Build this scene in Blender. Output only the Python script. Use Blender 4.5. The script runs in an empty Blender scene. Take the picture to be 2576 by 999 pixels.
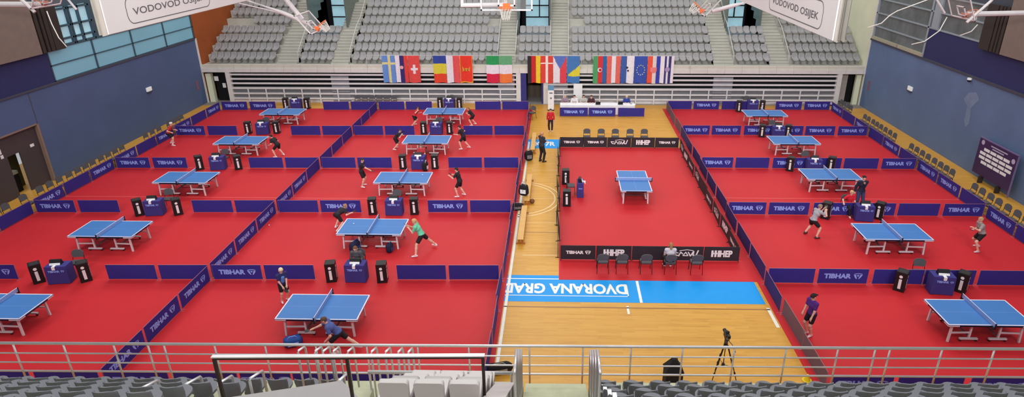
import bpy, bmesh, math, random
import numpy as np
from mathutils import Vector, Matrix
random.seed(7)
PI = math.pi
SC = bpy.context.scene
COL = SC.collection
def R(d): return math.radians(d)

# ------------------------------------------------------------------ camera, world, lamps, exposure
cd = bpy.data.cameras.new('camera'); cam = bpy.data.objects.new('camera', cd); COL.objects.link(cam)
cd.sensor_width = 36.0; cd.lens = 36.0 * 1597.16 / 2576.0
cd.shift_x = -(1364.6 - 1288.0) / 2576.0; cd.shift_y = (470.26 - 499.5) / 2576.0
cd.clip_end = 300
_rt = Vector((0.999641, 0.026642, -0.002821)); _up = Vector((-0.007620, 0.383703, 0.923425)); _fw = Vector((-0.025684, 0.923072, -0.383768))
M = Matrix((( _rt.x, _up.x, -_fw.x, 0), (_rt.y, _up.y, -_fw.y, 0), (_rt.z, _up.z, -_fw.z, 12.7295), (0, 0, 0, 1)))
cam.matrix_world = M
SC.camera = cam
W = bpy.data.worlds.new('hall_daylight'); SC.world = W; W.use_nodes = True
_bg = W.node_tree.nodes['Background']; _bg.inputs[0].default_value = (0.93, 0.96, 1.0, 1); _bg.inputs[1].default_value = 0.44
LAMP_W = 275
FILL_W = 520
def area(name, loc, sx, sy, power, col=(1, 0.97, 0.93), rot=(0, 0, 0)):
    l = bpy.data.lights.new(name, 'AREA'); l.shape = 'RECTANGLE'; l.size = sx; l.size_y = sy; l.energy = power; l.color = col
    o = bpy.data.objects.new(name, l); COL.objects.link(o); o.location = loc; o.rotation_euler = rot; return o
for _y in (4, 16, 28, 40, 51):
    for _x in (-22, -12, -2, 8, 18):
        area('ceiling_lamp', (_x, _y, 16.5), 5.0, 1.6, LAMP_W)
for _x in (-16, -6, 4, 13):  # fill lights added to brighten the far stand, no real fixtures
    _d = (Vector((_x * 1.1, 52, 3.5)) - Vector((_x, 3, 16))).to_track_quat('-Z', 'Y').to_euler()
    area('added_fill', (_x, 3, 16), 3.0, 1.2, FILL_W, (0.97, 0.98, 1.0), _d).data.spread = R(75)
_sl = bpy.data.lights.new('clerestory_daylight', 'SUN'); _sl.energy = 0.55; _sl.angle = R(26); _sl.color = (1, 0.985, 0.96)
_so = bpy.data.objects.new('clerestory_daylight', _sl); COL.objects.link(_so); _so.rotation_euler = Vector((0.05, -0.72, -0.70)).to_track_quat('-Z', 'Y').to_euler()
SC.view_settings.view_transform = 'Standard'; SC.view_settings.look = 'None'
SC.view_settings.gamma = 1.0; SC.view_settings.use_curve_mapping = False
SC.view_settings.exposure = 0.0

# ------------------------------------------------------------------ materials
def lin(c):
    return tuple(((v / 255.0) / 12.92 if v / 255.0 <= 0.04045 else ((v / 255.0 + 0.055) / 1.055) ** 2.4) for v in c)
def mat(name, rgb, rough=0.6, metal=0.0, var=0.06, scale=3.0, spec=0.4, emit=0.0, alpha=1.0, bump=0.0, stretch=(1, 1, 1)):
    m = bpy.data.materials.new(name); m.use_nodes = True
    nt = m.node_tree; b = nt.nodes['Principled BSDF']
    c = lin(rgb)
    tc = nt.nodes.new('ShaderNodeTexCoord'); mp = nt.nodes.new('ShaderNodeMapping'); mp.inputs['Scale'].default_value = stretch
    nz = nt.nodes.new('ShaderNodeTexNoise'); nz.inputs['Scale'].default_value = scale; nz.inputs['Detail'].default_value = 3
    rp = nt.nodes.new('ShaderNodeValToRGB')
    rp.color_ramp.elements[0].position = 0.25; rp.color_ramp.elements[1].position = 0.75
    rp.color_ramp.elements[0].color = tuple(v * (1 - var) for v in c) + (1,)
    rp.color_ramp.elements[1].color = tuple(min(1, v * (1 + var)) for v in c) + (1,)
    nt.links.new(tc.outputs['Object'], mp.inputs['Vector']); nt.links.new(mp.outputs['Vector'], nz.inputs['Vector'])
    nt.links.new(nz.outputs['Fac'], rp.inputs['Fac']); nt.links.new(rp.outputs['Color'], b.inputs['Base Color'])
    b.inputs['Roughness'].default_value = rough; b.inputs['Metallic'].default_value = metal
    b.inputs['Specular IOR Level'].default_value = spec; b.inputs['Alpha'].default_value = alpha
    if emit > 0:
        b.inputs['Emission Color'].default_value = c + (1,); b.inputs['Emission Strength'].default_value = emit
    if bump > 0:
        bp = nt.nodes.new('ShaderNodeBump'); bp.inputs['Strength'].default_value = bump
        nt.links.new(nz.outputs['Fac'], bp.inputs['Height']); nt.links.new(bp.outputs['Normal'], b.inputs['Normal'])
    return m
def wood_floor_mat():
    m = bpy.data.materials.new('parquet'); m.use_nodes = True; nt = m.node_tree; b = nt.nodes['Principled BSDF']
    tc = nt.nodes.new('ShaderNodeTexCoord')
    br = nt.nodes.new('ShaderNodeTexBrick'); br.inputs['Scale'].default_value = 1.0; br.offset = 0.37
    br.inputs['Brick Width'].default_value = 1.3; br.inputs['Row Height'].default_value = 0.09
    br.inputs['Mortar Size'].default_value = 0.002; br.inputs['Bias'].default_value = 0.0
    br.inputs['Color1'].default_value = lin((217, 162, 70)) + (1,); br.inputs['Color2'].default_value = lin((207, 150, 58)) + (1,)
    br.inputs['Mortar'].default_value = lin((200, 146, 60)) + (1,)
    mp = nt.nodes.new('ShaderNodeMapping'); mp.inputs['Scale'].default_value = (0.7, 9.0, 1)
    nz = nt.nodes.new('ShaderNodeTexNoise'); nz.inputs['Scale'].default_value = 1.6; nz.inputs['Detail'].default_value = 4
    mx = nt.nodes.new('ShaderNodeMixRGB'); mx.blend_type = 'MULTIPLY'; mx.inputs[0].default_value = 0.36
    rp = nt.nodes.new('ShaderNodeValToRGB'); rp.color_ramp.elements[0].position = 0.33; rp.color_ramp.elements[1].position = 0.46
    rp.color_ramp.elements[0].color = (0.62, 0.55, 0.45, 1); rp.color_ramp.elements[1].color = (1, 1, 1, 1)
    nt.links.new(tc.outputs['Object'], br.inputs['Vector']); nt.links.new(tc.outputs['Object'], mp.inputs['Vector'])
    nt.links.new(mp.outputs['Vector'], nz.inputs['Vector']); nt.links.new(nz.outputs['Fac'], rp.inputs['Fac'])
    nt.links.new(br.outputs['Color'], mx.inputs[1]); nt.links.new(rp.outputs['Color'], mx.inputs[2])
    nt.links.new(mx.outputs['Color'], b.inputs['Base Color']); b.inputs['Roughness'].default_value = 0.36
    b.inputs['Specular IOR Level'].default_value = 0.22
    return m
MT = {}
MT['parquet'] = wood_floor_mat()
MT['mat_red'] = mat('red_sports_mat', (200, 44, 50), 0.5, var=0.06, scale=0.35, spec=0.14)
MT['seam'] = mat('mat_seam', (226, 98, 98), 0.5)
MT['band_blue'] = mat('painted_blue', (14, 152, 232), 0.4, var=0.03, spec=0.15)
MT['paint_white'] = mat('painted_white', (238, 234, 226), 0.4)
MT['paint_line'] = mat('painted_court_line', (240, 212, 160), 0.4)
MT['paint_dark'] = mat('painted_dark_line', (150, 98, 45), 0.4)
MT['wall_blue'] = mat('blue_wall_paint', (80, 98, 138), 0.75, var=0.07, scale=0.5)
MT['wall_blue_r'] = mat('blue_wall_paint_scuffed', (98, 120, 158), 0.75, var=0.10, scale=0.6)
MT['navy_wall'] = mat('navy_wall_paint', (42, 46, 96), 0.7, var=0.05)
MT['wall_trim'] = mat('dark_wall_trim', (70, 72, 86), 0.6)
MT['frost'] = mat('frosted_glass', (124, 176, 196), 0.35, var=0.06, scale=0.4, emit=0.16)
MT['clear_win'] = mat('window_daylight', (170, 212, 226), 0.15, var=0.18, scale=1.2, emit=0.35)
MT['grey_win'] = mat('grey_window_glass', (104, 110, 112), 0.25, var=0.25, scale=1.4)
MT['mullion'] = mat('dark_mullion', (62, 88, 104), 0.5)
MT['mullion_light'] = mat('light_mullion', (165, 176, 186), 0.4, metal=0.3)
MT['sill'] = mat('beige_sill', (170, 166, 146), 0.7)
MT['brown_panel'] = mat('brown_board', (128, 114, 106), 0.7, var=0.06)
MT['brown_dark'] = mat('dark_brown_frame', (52, 44, 40), 0.7)
MT['rust'] = mat('rust_wall', (160, 80, 34), 0.8, var=0.12, scale=0.8)
MT['beige_wall'] = mat('beige_concrete_wall', (222, 226, 198), 0.85, var=0.06, scale=0.7)
MT['concrete'] = mat('stand_concrete', (192, 190, 180), 0.85, var=0.06, scale=1.5)
MT['concrete_near'] = mat('near_concrete', (198, 200, 170), 0.85, var=0.12, scale=4)
MT['step_edge'] = mat('step_nosing', (150, 148, 138), 0.8)
MT['fascia'] = mat('fascia_concrete', (212, 208, 194), 0.8, var=0.04)
MT['white_strip'] = mat('white_edge_strip', (222, 218, 214), 0.6)
MT['seat_far'] = mat('light_grey_seat_plastic', (158, 156, 157), 0.45, var=0.03)
MT['seat_near'] = mat('grey_seat_plastic', (116, 118, 126), 0.42, var=0.04)
MT['seat_white'] = mat('white_seat_plastic', (206, 200, 198), 0.5, var=0.03)
MT['seat_foot'] = mat('seat_bracket_metal', (120, 120, 124), 0.5, metal=0.5)
MT['alu'] = mat('brushed_steel_rail', (222, 220, 222), 0.34, metal=0.55)
MT['rail_white'] = mat('pale_rail_paint', (205, 206, 204), 0.5)
MT['nose'] = mat('bleacher_nose_board', (222, 219, 221), 0.5)
MT['dark_gap'] = mat('dark_void', (14, 13, 18), 0.9)  # near-black colour puts shade into gaps and openings; also dark window frames
MT['black'] = mat('black_plastic', (24, 23, 27), 0.5)
MT['black_cloth'] = mat('black_fabric', (30, 28, 33), 0.9)
MT['black_barrier'] = mat('black_barrier_cloth', (46, 40, 48), 0.75, var=0.08)
MT['charcoal'] = mat('charcoal_upholstery', (88, 84, 88), 0.8)
MT['chair_metal'] = mat('black_chair_tube', (34, 32, 36), 0.4, metal=0.4)
MT['navy'] = mat('navy_barrier_cloth', (46, 40, 134), 0.75, var=0.10, scale=2.0)
MT['navy_side'] = mat('navy_barrier_back', (52, 42, 108), 0.75, var=0.10, scale=2.0)
MT['mesh_grey'] = mat('grey_see_through_cloth', (112, 98, 112), 0.8, alpha=0.72)
MT['frame_tube'] = mat('barrier_tube', (176, 120, 136), 0.45, metal=0.2)  # pinkish reflections are put into the grey tube colour
MT['letter_blue'] = mat('light_blue_print', (146, 174, 255), 0.6)
MT['letter_white'] = mat('white_print', (238, 236, 238), 0.6)
MT['tt_blue'] = mat('table_blue', (72, 124, 190), 0.45, var=0.04, scale=1.0, spec=0.22)
MT['tt_line'] = mat('table_white_line', (238, 226, 234), 0.5)
MT['tt_mid'] = mat('table_centre_line', (112, 150, 212), 0.5)
MT['tt_apron'] = mat('table_apron', (22, 22, 34), 0.5)
MT['tt_white'] = mat('table_white_steel', (222, 210, 214), 0.4)
MT['net'] = mat('table_net', (150, 174, 226), 0.8, alpha=0.7)
MT['net_tape'] = mat('net_tape', (216, 220, 246), 0.7)
MT['desk_cloth'] = mat('blue_desk_cloth', (58, 52, 128), 0.8, var=0.08)
MT['paper'] = mat('white_paper', (240, 238, 240), 0.8)
MT['bench_wood'] = mat('bench_wood', (214, 162, 84), 0.45, var=0.08, scale=2, stretch=(6, 1, 1))
MT['bench_end'] = mat('bench_foot_wood', (176, 108, 42), 0.5)
MT['curtain'] = mat('white_curtain_vinyl', (232, 228, 228), 0.6, var=0.03, scale=0.8)
MT['curtain_print'] = mat('grey_curtain_print', (100, 96, 102), 0.7)
MT['hoop_white'] = mat('white_hoop_steel', (212, 206, 208), 0.5)
MT['hoop_orange'] = mat('orange_rim_paint', (232, 112, 48), 0.5)
MT['hoop_net'] = mat('hoop_net_cord', (226, 224, 216), 0.8)
MT['clear'] = mat('clear_acrylic', (190, 190, 190), 0.1, alpha=0.14)
MT['door_brown'] = mat('brown_door', (74, 64, 68), 0.6, var=0.08, scale=0.8)
MT['door_frame'] = mat('tan_door_jamb', (142, 118, 104), 0.6)
MT['door_beige'] = mat('beige_door', (178, 166, 160), 0.6)
MT['olive_wall'] = mat('olive_passage_wall', (92, 88, 46), 0.8)  # plain olive wall colour behind the left door opening
MT['grey_floor'] = mat('grey_passage_floor', (150, 146, 138), 0.7)
MT['passage'] = mat('passage_wall', (96, 84, 70), 0.8)
MT['exit_white'] = mat('emergency_lamp_white', (222, 226, 222), 0.4, emit=0.25)
MT['purple'] = mat('purple_board', (62, 40, 88), 0.5, var=0.25, scale=0.8)
MT['pass_blue'] = mat('blue_passage_jamb', (52, 50, 122), 0.6)
MT['vom_glass'] = mat('vomitory_dim_glass', (104, 116, 110), 0.3, var=0.08)
MT['vom_floor'] = mat('vomitory_floor', (140, 158, 170), 0.6)
MT['balu'] = mat('dark_balustrade_post', (44, 34, 30), 0.5)
MT['slab'] = mat('grey_slab', (168, 164, 164), 0.7, var=0.04)
MT['skin'] = mat('skin', (226, 178, 156), 0.6, var=0.03)
MT['skin_tan'] = mat('skin_tanned', (200, 146, 118), 0.6, var=0.03)
MT['eye'] = mat('eye_dark', (40, 30, 28), 0.3)
MT['ball'] = mat('white_ball', (236, 240, 244), 0.4)
MT['ball_o'] = mat('orange_ball', (255, 110, 60), 0.4)
MT['bat_red'] = mat('bat_red_rubber', (150, 30, 34), 0.7)
MT['bat_wood'] = mat('bat_handle_wood', (176, 130, 84), 0.6)
MT['yellow'] = mat('yellow_plastic', (238, 212, 40), 0.5)
MT['bag_blue'] = mat('blue_bag_cloth', (34, 76, 150), 0.7, var=0.2, scale=6)
MT['bag_navy'] = mat('dark_navy_bag_cloth', (26, 30, 62), 0.8, var=0.2, scale=6)
MT['bag_grey'] = mat('grey_bag_cloth', (128, 124, 130), 0.8, var=0.15, scale=6)
MT['ballbrown'] = mat('brown_ball_leather', (120, 74, 44), 0.7)
_cm = {}
def cmat(rgb):
    if rgb not in _cm: _cm[rgb] = mat('cloth_%02x%02x%02x' % rgb, rgb, 0.85, var=0.10, scale=8)
    return _cm[rgb]

# ------------------------------------------------------------------ mesh helpers
class MB:
    def __init__(s): s.v = []; s.f = []; s.m = []
    def add(s, vs, fs, m=0):
        o = len(s.v); s.v += [tuple(v) for v in vs]
        for f in fs: s.f.append(tuple(i + o for i in f)); s.m.append(m)
        return s
    def hexa(s, p, m=0):
        return s.add(p, [(0, 3, 2, 1), (4, 5, 6, 7), (0, 1, 5, 4), (1, 2, 6, 5), (2, 3, 7, 6), (3, 0, 4, 7)], m)
    def box(s, x0, x1, y0, y1, z0, z1, m=0):
        return s.hexa([(x0, y0, z0), (x1, y0, z0), (x1, y1, z0), (x0, y1, z0), (x0, y0, z1), (x1, y0, z1), (x1, y1, z1), (x0, y1, z1)], m)
    def bar(s, a, b, w, h, m=0, up=(0, 0, 1)):
        a = Vector(a); b = Vector(b); d = (b - a).normalized(); u = Vector(up)
        if abs(d.dot(u)) > 0.98: u = Vector((0, 1, 0))
        r = d.cross(u).normalized(); u = r.cross(d).normalized(); r = r * w / 2; u = u * h / 2
        return s.hexa([a - r - u, b - r - u, b + r - u, a + r - u, a - r + u, b - r + u, b + r + u, a + r + u], m)
    def cyl(s, a, b, r0, r1=None, n=10, m=0):
        r1 = r0 if r1 is None else r1
        a = Vector(a); b = Vector(b); d = (b - a).normalized(); u = Vector((0, 0, 1)) if abs(d.z) < 0.95 else Vector((1, 0, 0))
        x = d.cross(u).normalized(); y = d.cross(x).normalized()
        vs = []
        for c, r in ((a, r0), (b, r1)):
            for i in range(n):
                t = 2 * PI * i / n; vs.append(c + x * (r * math.cos(t)) + y * (r * math.sin(t)))
        fs = [(i, (i + 1) % n, n + (i + 1) % n, n + i) for i in range(n)] + [tuple(range(n - 1, -1, -1)), tuple(range(n, 2 * n))]
        return s.add(vs, fs, m)
    def tube(s, pts, r, n=8, m=0):
        pts = [Vector(p) for p in pts]; vs = []; k = len(pts)
        for i, p in enumerate(pts):
            d = (pts[min(i + 1, k - 1)] - pts[max(i - 1, 0)]).normalized()
            u = Vector((0, 0, 1)) if abs(d.z) < 0.9 else Vector((0, 1, 0))
            x = d.cross(u).normalized(); y = d.cross(x).normalized()
            for j in range(n):
                t = 2 * PI * j / n; vs.append(p + x * (r * math.cos(t)) + y * (r * math.sin(t)))
        fs = []
        for i in range(k - 1):
            for j in range(n): fs.append((i * n + j, i * n + (j + 1) % n, (i + 1) * n + (j + 1) % n, (i + 1) * n + j))
        fs += [tuple(range(n - 1, -1, -1)), tuple(range((k - 1) * n, k * n))]
        return s.add(vs, fs, m)
    def sphere(s, c, r, n=12, k=8, m=0, sc=(1, 1, 1)):
        vs = [(c[0], c[1], c[2] - r * sc[2])]
        for i in range(1, k):
            a = -PI / 2 + PI * i / k
            for j in range(n):
                t = 2 * PI * j / n
                vs.append((c[0] + r * sc[0] * math.cos(a) * math.cos(t), c[1] + r * sc[1] * math.cos(a) * math.sin(t), c[2] + r * sc[2] * math.sin(a)))
        vs.append((c[0], c[1], c[2] + r * sc[2])); fs = []
        for j in range(n): fs.append((0, 1 + (j + 1) % n, 1 + j))
        for i in range(k - 2):
            for j in range(n):
                a = 1 + i * n + j; b = 1 + i * n + (j + 1) % n; fs.append((a, b, b + n, a + n))
        L = len(vs) - 1; o = 1 + (k - 2) * n
        for j in range(n): fs.append((o + j, o + (j + 1) % n, L))
        return s.add(vs, fs, m)
    def torus(s, c, R0, r, n=20, k=8, m=0, ax='z'):
        vs = []; fs = []
        for i in range(n):
            t = 2 * PI * i / n
            for j in range(k):
                p = 2 * PI * j / k; q = R0 + r * math.cos(p)
                vs.append((c[0] + q * math.cos(t), c[1] + q * math.sin(t), c[2] + r * math.sin(p)))
        for i in range(n):
            for j in range(k): fs.append((i * k + j, ((i + 1) % n) * k + j, ((i + 1) % n) * k + (j + 1) % k, i * k + (j + 1) % k))
        return s.add(vs, fs, m)
    def prism(s, poly, O, ux, uy, th, m=0):
        O = Vector(O); ux = Vector(ux); uy = Vector(uy); nz = ux.cross(uy).normalized() * th; n = len(poly)
        a = [O + ux * p[0] + uy * p[1] for p in poly]; vs = a + [p + nz for p in a]
        fs = [tuple(range(n - 1, -1, -1)), tuple(range(n, 2 * n))] + [(i, (i + 1) % n, n + (i + 1) % n, n + i) for i in range(n)]
        return s.add(vs, fs, m)
    def plate(s, x0, x1, y0, y1, z, m=0):
        return s.add([(x0, y0, z), (x1, y0, z), (x1, y1, z), (x0, y1, z)], [(0, 1, 2, 3)], m)
    def mesh(s, name, mats, bevel=0.0, smooth=False):
        me = bpy.data.meshes.new(name); me.from_pydata(s.v, [], s.f)
        for mm in (mats if isinstance(mats, (list, tuple)) else [mats]): me.materials.append(MT[mm] if isinstance(mm, str) else mm)
        for p, i in zip(me.polygons, s.m): p.material_index = i
        if bevel > 0:
            bm = bmesh.new(); bm.from_mesh(me)
            bmesh.ops.bevel(bm, geom=bm.edges[:], offset=bevel, segments=2, profile=0.7, affect='EDGES', clamp_overlap=True)
            bm.to_mesh(me); bm.free()
        if smooth:
            for p in me.polygons: p.use_smooth = True
        me.update(); return me
    def build(s, name, mats, parent=None, bevel=0.0, smooth=False):
        return link(name, s.mesh(name, mats, bevel, smooth), parent)
def link(name, data, parent=None):
    o = bpy.data.objects.new(name, data); COL.objects.link(o)
    if parent is not None: o.parent = parent
    return o
def tag(o, label=None, cat=None, group=None, kind=None):
    if label: o['label'] = label
    if cat: o['category'] = cat
    if group: o['group'] = group
    if kind: o['kind'] = kind
    return o
def struct(name, mb, mats, **k):
    return tag(mb.build(name, mats, **k), kind='structure')
def thing(name, label, cat, loc=(0, 0, 0), rz=0.0, group=None):
    o = bpy.data.objects.new(name, None); COL.objects.link(o); o.location = loc; o.rotation_euler = (0, 0, rz)
    o.empty_display_size = 0.1
    return tag(o, label, cat, group)
def children(o): return [c for c in bpy.data.objects if c.parent == o]
_kids = {}
def dup(o, loc, rz=0.0, label=None, group=None, sx=None):
    if o.name not in _kids: _kids[o.name] = [(c, children(c)) for c in children(o)]
    r = o.copy(); COL.objects.link(r); r.location = loc; r.rotation_euler = (0, 0, rz)
    if sx: r.scale = sx
    if label: r['label'] = label
    if group: r['group'] = group
    for c, gs in _kids[o.name]:
        d = c.copy(); COL.objects.link(d); d.parent = r
        for g in gs:
            e = g.copy(); COL.objects.link(e); e.parent = d
    return r
ORD = ['first', 'second', 'third', 'fourth', 'fifth', 'sixth', 'seventh', 'eighth', 'ninth', 'tenth', 'eleventh', 'twelfth', 'thirteenth', 'fourteenth',
       'fifteenth', 'sixteenth', 'seventeenth', 'eighteenth', 'nineteenth', 'twentieth', 'twenty-first', 'twenty-second', 'twenty-third', 'twenty-fourth', 'twenty-fifth', 'twenty-sixth', 'twenty-seventh', 'twenty-eighth']
_txt = {}
def text_verts(s, w, h, depth=0.004, bold=0.02):
    """flat raised lettering, centred, width w and height h, in the local XZ plane facing -Y"""
    key = (s, bold)
    if key not in _txt:
        c = bpy.data.curves.new('t', 'FONT'); c.body = s; c.size = 1.0; c.offset = bold; c.fill_mode = 'FRONT'; c.resolution_u = 3
        o = bpy.data.objects.new('t', c); COL.objects.link(o)
        dg = bpy.context.evaluated_depsgraph_get(); me = bpy.data.meshes.new_from_object(o.evaluated_get(dg))
        vs = [tuple(v.co) for v in me.vertices]; fs = [tuple(p.vertices) for p in me.polygons]
        bpy.data.objects.remove(o); bpy.data.curves.remove(c); bpy.data.meshes.remove(me)
        _txt[key] = (vs, fs)
    vs, fs = _txt[key]
    xs = [v[0] for v in vs]; ys = [v[1] for v in vs]; x0, x1, y0, y1 = min(xs), max(xs), min(ys), max(ys)
    out = [((v[0] - (x0 + x1) / 2) * w / (x1 - x0), -depth, (v[1] - (y0 + y1) / 2) * h / (y1 - y0)) for v in vs]
    return out, fs
def add_text(mb, s, w, h, O, ux=(1, 0, 0), uz=(0, 0, 1), m=0, bold=0.02):
    vs, fs = text_verts(s, w, h, 0, bold); O = Vector(O); ux = Vector(ux); uz = Vector(uz)
    mb.add([O + ux * v[0] + uz * v[2] for v in vs], fs, m); return mb
def emblem(mb, O, s, ux=(1, 0, 0), uz=(0, 0, 1), m=0):
    O = Vector(O); ux = Vector(ux); uz = Vector(uz)
    polys = [[(-0.5, 0.36), (-0.30, 0.42), (0, 0.46), (0, 0.36), (-0.26, 0.31)], [(0.5, 0.36), (0.26, 0.31), (0, 0.36), (0, 0.46), (0.30, 0.42)],
             [(-0.5, 0.28), (-0.24, 0.22), (-0.06, -0.46), (-0.2, -0.40), (-0.38, -0.1)], [(0.5, 0.28), (0.38, -0.1), (0.2, -0.40), (0.06, -0.46), (0.24, 0.22)],
             [(-0.14, 0.2), (0.14, 0.2), (0.03, -0.1), (-0.03, -0.1)]]
    for p in polys: mb.add([O + ux * (q[0] * s) + uz * (q[1] * s * 0.8) for q in p], [tuple(range(len(p)))], m)
    return mb
def swoosh(mb, O, s, ux=(1, 0, 0), uz=(0, 0, 1), m=0):
    O = Vector(O); ux = Vector(ux); uz = Vector(uz)
    def stroke(pts, w):
        for i in range(len(pts) - 1):
            a = Vector((pts[i][0], pts[i][1], 0)); b = Vector((pts[i + 1][0], pts[i + 1][1], 0)); d = (b - a).normalized(); n = Vector((-d.y, d.x, 0)) * w / 2
            a = a - d * w * 0.2; b = b + d * w * 0.2
            mb.add([O + ux * (p.x * s) + uz * (p.y * s) for p in (a - n, b - n, b + n, a + n)], [(0, 1, 2, 3)], m)
    stroke([(-0.5, 0.05), (-0.42, -0.08), (-0.25, -0.1)], 0.05); stroke([(-0.5, 0.05), (-0.3, 0.02)], 0.04)
    stroke([(-0.28, -0.12), (-0.2, 0.06), (-0.12, -0.02)], 0.05); stroke([(-0.1, -0.1), (0.0, 0.06), (0.1, -0.1), (-0.1, -0.1)], 0.04)
    stroke([(0.1, 0.06), (0.2, -0.12), (0.3, 0.08)], 0.05); stroke([(0.32, 0.1), (0.3, -0.08), (0.42, -0.1), (0.5, 0.14)], 0.055)
    stroke([(-0.25, 0.12), (0.05, 0.17), (0.3, 0.13)], 0.03)
    return mb

# ------------------------------------------------------------------ setting: floor, walls, windows, doors
XL, XR, YB = -27.15, 22.55, 47.2
b = MB().box(-31, 27, -1, 60, -0.3, 0.0)
floor = struct('floor', b, 'parquet')
def floor_part(name, mb, m): return mb.build(name, m, floor)
Z1 = 0.003
b = MB(); b.plate(-2.0, 7.5, 19.73, 21.6, Z1); floor_part('painted_band', b, 'band_blue')
b = MB(); b.plate(-2.0, 0.05, 36.75, 38.5, Z1); floor_part('painted_band', b, 'band_blue')
b = MB(); add_text(b, 'DVORANA GRAD', 4.7, 0.72, (0.24, 20.64, 0.006), (-1, 0, 0), (0, -1, 0), bold=0.035)
b.plate(-2.0, 2.62, 20.12, 20.16, 0.005); b.plate(2.58, 2.62, 20.12, 20.95, 0.005)
floor_part('painted_lettering', b, 'paint_white')
b = MB(); add_text(b, '7R', 0.62, 0.8, (-0.55, 37.6, 0.006), (1, 0, 0), (0, 1, 0), bold=0.03); add_text(b, 'K', 0.36, 0.8, (-1.3, 37.6, 0.006), (1, 0, 0), (0, 1, 0), bold=0.03)
floor_part('painted_lettering', b, 'paint_white')
b = MB(); b.plate(-1.93, -1.83, 16, 38, 0.004); b.plate(7.44, 7.56, 18.3, 19.5, 0.004); b.plate(2.98, 3.08, 19.73, 21.25, 0.0055); b.plate(2.46, 2.54, 19.0, 19.5, 0.004)
b.plate(-2, 7.5, 21.3, 21.36, 0.005)
floor_part('court_line', b, 'paint_white')
b = MB(); b.plate(-2.0, 7.55, 19.36, 19.42, 0.004); b.plate(-1.5, 0.0, 25.3, 25.34, 0.004)
floor_part('court_line', b, 'paint_dark')
def ring(mb, cx, cy, r, w, z, n=64):
    for i in range(n):
        t0 = 2 * PI * i / n; t1 = 2 * PI * (i + 1) / n
        mb.add([(cx + (r - w) * math.cos(t0), cy + (r - w) * math.sin(t0), z), (cx + r * math.cos(t0), cy + r * math.sin(t0), z),
                (cx + r * math.cos(t1), cy + r * math.sin(t1), z), (cx + (r - w) * math.cos(t1), cy + (r - w) * math.sin(t1), z)], [(0, 1, 2, 3)])
b = MB(); ring(b, -2.1, 29.1, 1.95, 0.06, 0.004); ring(b, -2.1, 29.1, 2.2, 0.06, 0.004)
b.plate(-1.5, 0, 23.2, 23.24, 0.004); b.plate(-1.5, 0, 26.3, 26.33, 0.004); b.plate(-1.5, 0, 29.1, 29.13, 0.004); b.plate(-1.5, 0, 33.0, 33.03, 0.004)
floor_part('court_line', b, 'paint_line')
b = MB(); b.plate(20.3, 22.5, 46.2, 47.2, 0.004); b.plate(-27.1, -25.2, 46.3, 47.2, 0.004); b.plate(-3, 21, 46.9, 47.2, 0.004); floor_part('grey_border', b, 'grey_floor')
# red competition mats lying on the parquet
def sports_mat(label, x0, x1, y0, y1, seams, sk=0.0):
    t = thing('sports_mat', label, 'sports mat', ((x0 + x1) / 2, (y0 + y1) / 2, 0))
    w = (x1 - x0) / 2; h = (y1 - y0) / 2
    MB().box(-w, w, -h, h, 0.0, 0.008).build('mat_sheet', 'mat_red', t)
    s = MB()
    for y in seams: s.box(-w, w, y - (y0 + y1) / 2 - 0.02, y - (y0 + y1) / 2 + 0.02, 0.008, 0.0095)
    if seams: s.build('seam_tape', 'seam', t)
sports_mat('wide red sports mat under both columns of courts on the left', -25.1, -1.97, 13.4, 45.5, (28.9, 33.05))
sports_mat('red sports mat with the lone lengthwise table, between the wood strips', 0.03, 7.62, 21.28, 37.0, ())
sports_mat('red sports mat under the right column of courts', 7.62, 20.0, 13.4, 45.85, (29.35,))

# left wall with door opening
b = MB()
b.box(XL - 0.3, XL, 6, 26.6, 0, 4.88); b.box(XL - 0.3, XL, 31.05, YB, 0, 4.88); b.box(XL - 0.3, XL, 26.6, 31.05, 3.15, 4.88)
b.box(XL - 0.3, XL + 0.05, 6, YB, 4.80, 4.90, 1)
b.box(XL - 0.3, XL, 6, 33.05, 4.90, 6.6, 2); b.box(XL - 0.3, XL - 0.05, 6, 34.3, 6.6, 13.5, 3); b.box(XL - 0.3, XL - 0.05, 37.0, YB, 6.6, 13.5, 3); b.box(XL - 0.3, XL - 0.05, 34.3, 37.0, 8.6, 13.5, 3)
b.box(XL - 0.02, XL + 0.06, YB - 0.12, YB + 0.05, 0, 4.88, 4)
b.box(XL - 0.01, XL + 0.004, 31.05, 31.10, 3.1, 4.8, 1)
struct('wall_left', b, ['wall_blue', 'wall_trim', 'navy_wall', 'mullion', 'white_strip'])
b = MB().box(XL - 0.25, XL - 0.05, 33.05, YB, 4.9, 6.6)
w1 = struct('window_1', b, 'frost')
b = MB()
for y in (33.08, 36.55, 40.1, 43.6, 47.1): b.box(XL - 0.06, XL + 0.0, y - 0.05, y + 0.05, 4.9, 6.6)
for z in (4.92, 5.74, 6.57): b.box(XL - 0.06, XL + 0.0, 33.05, YB, z - 0.03, z + 0.03)
b.build('window_frame', 'mullion', w1)
b = MB().box(XL - 0.25, XL - 0.12, 34.3, 37.0, 6.6, 8.6)
w2 = struct('window_2', b, 'clear_win')
b = MB()
for y in (34.35, 35.25, 35.4, 36.1, 36.95): b.box(XL - 0.14, XL + 0.02, y - 0.05, y + 0.05, 6.6, 8.6)
for z in (6.63, 6.95, 7.62, 8.5): b.box(XL - 0.14, XL + 0.02, 34.3, 37.0, z - 0.05, z + 0.05)
b.build('window_frame', 'mullion', w2)
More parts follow.
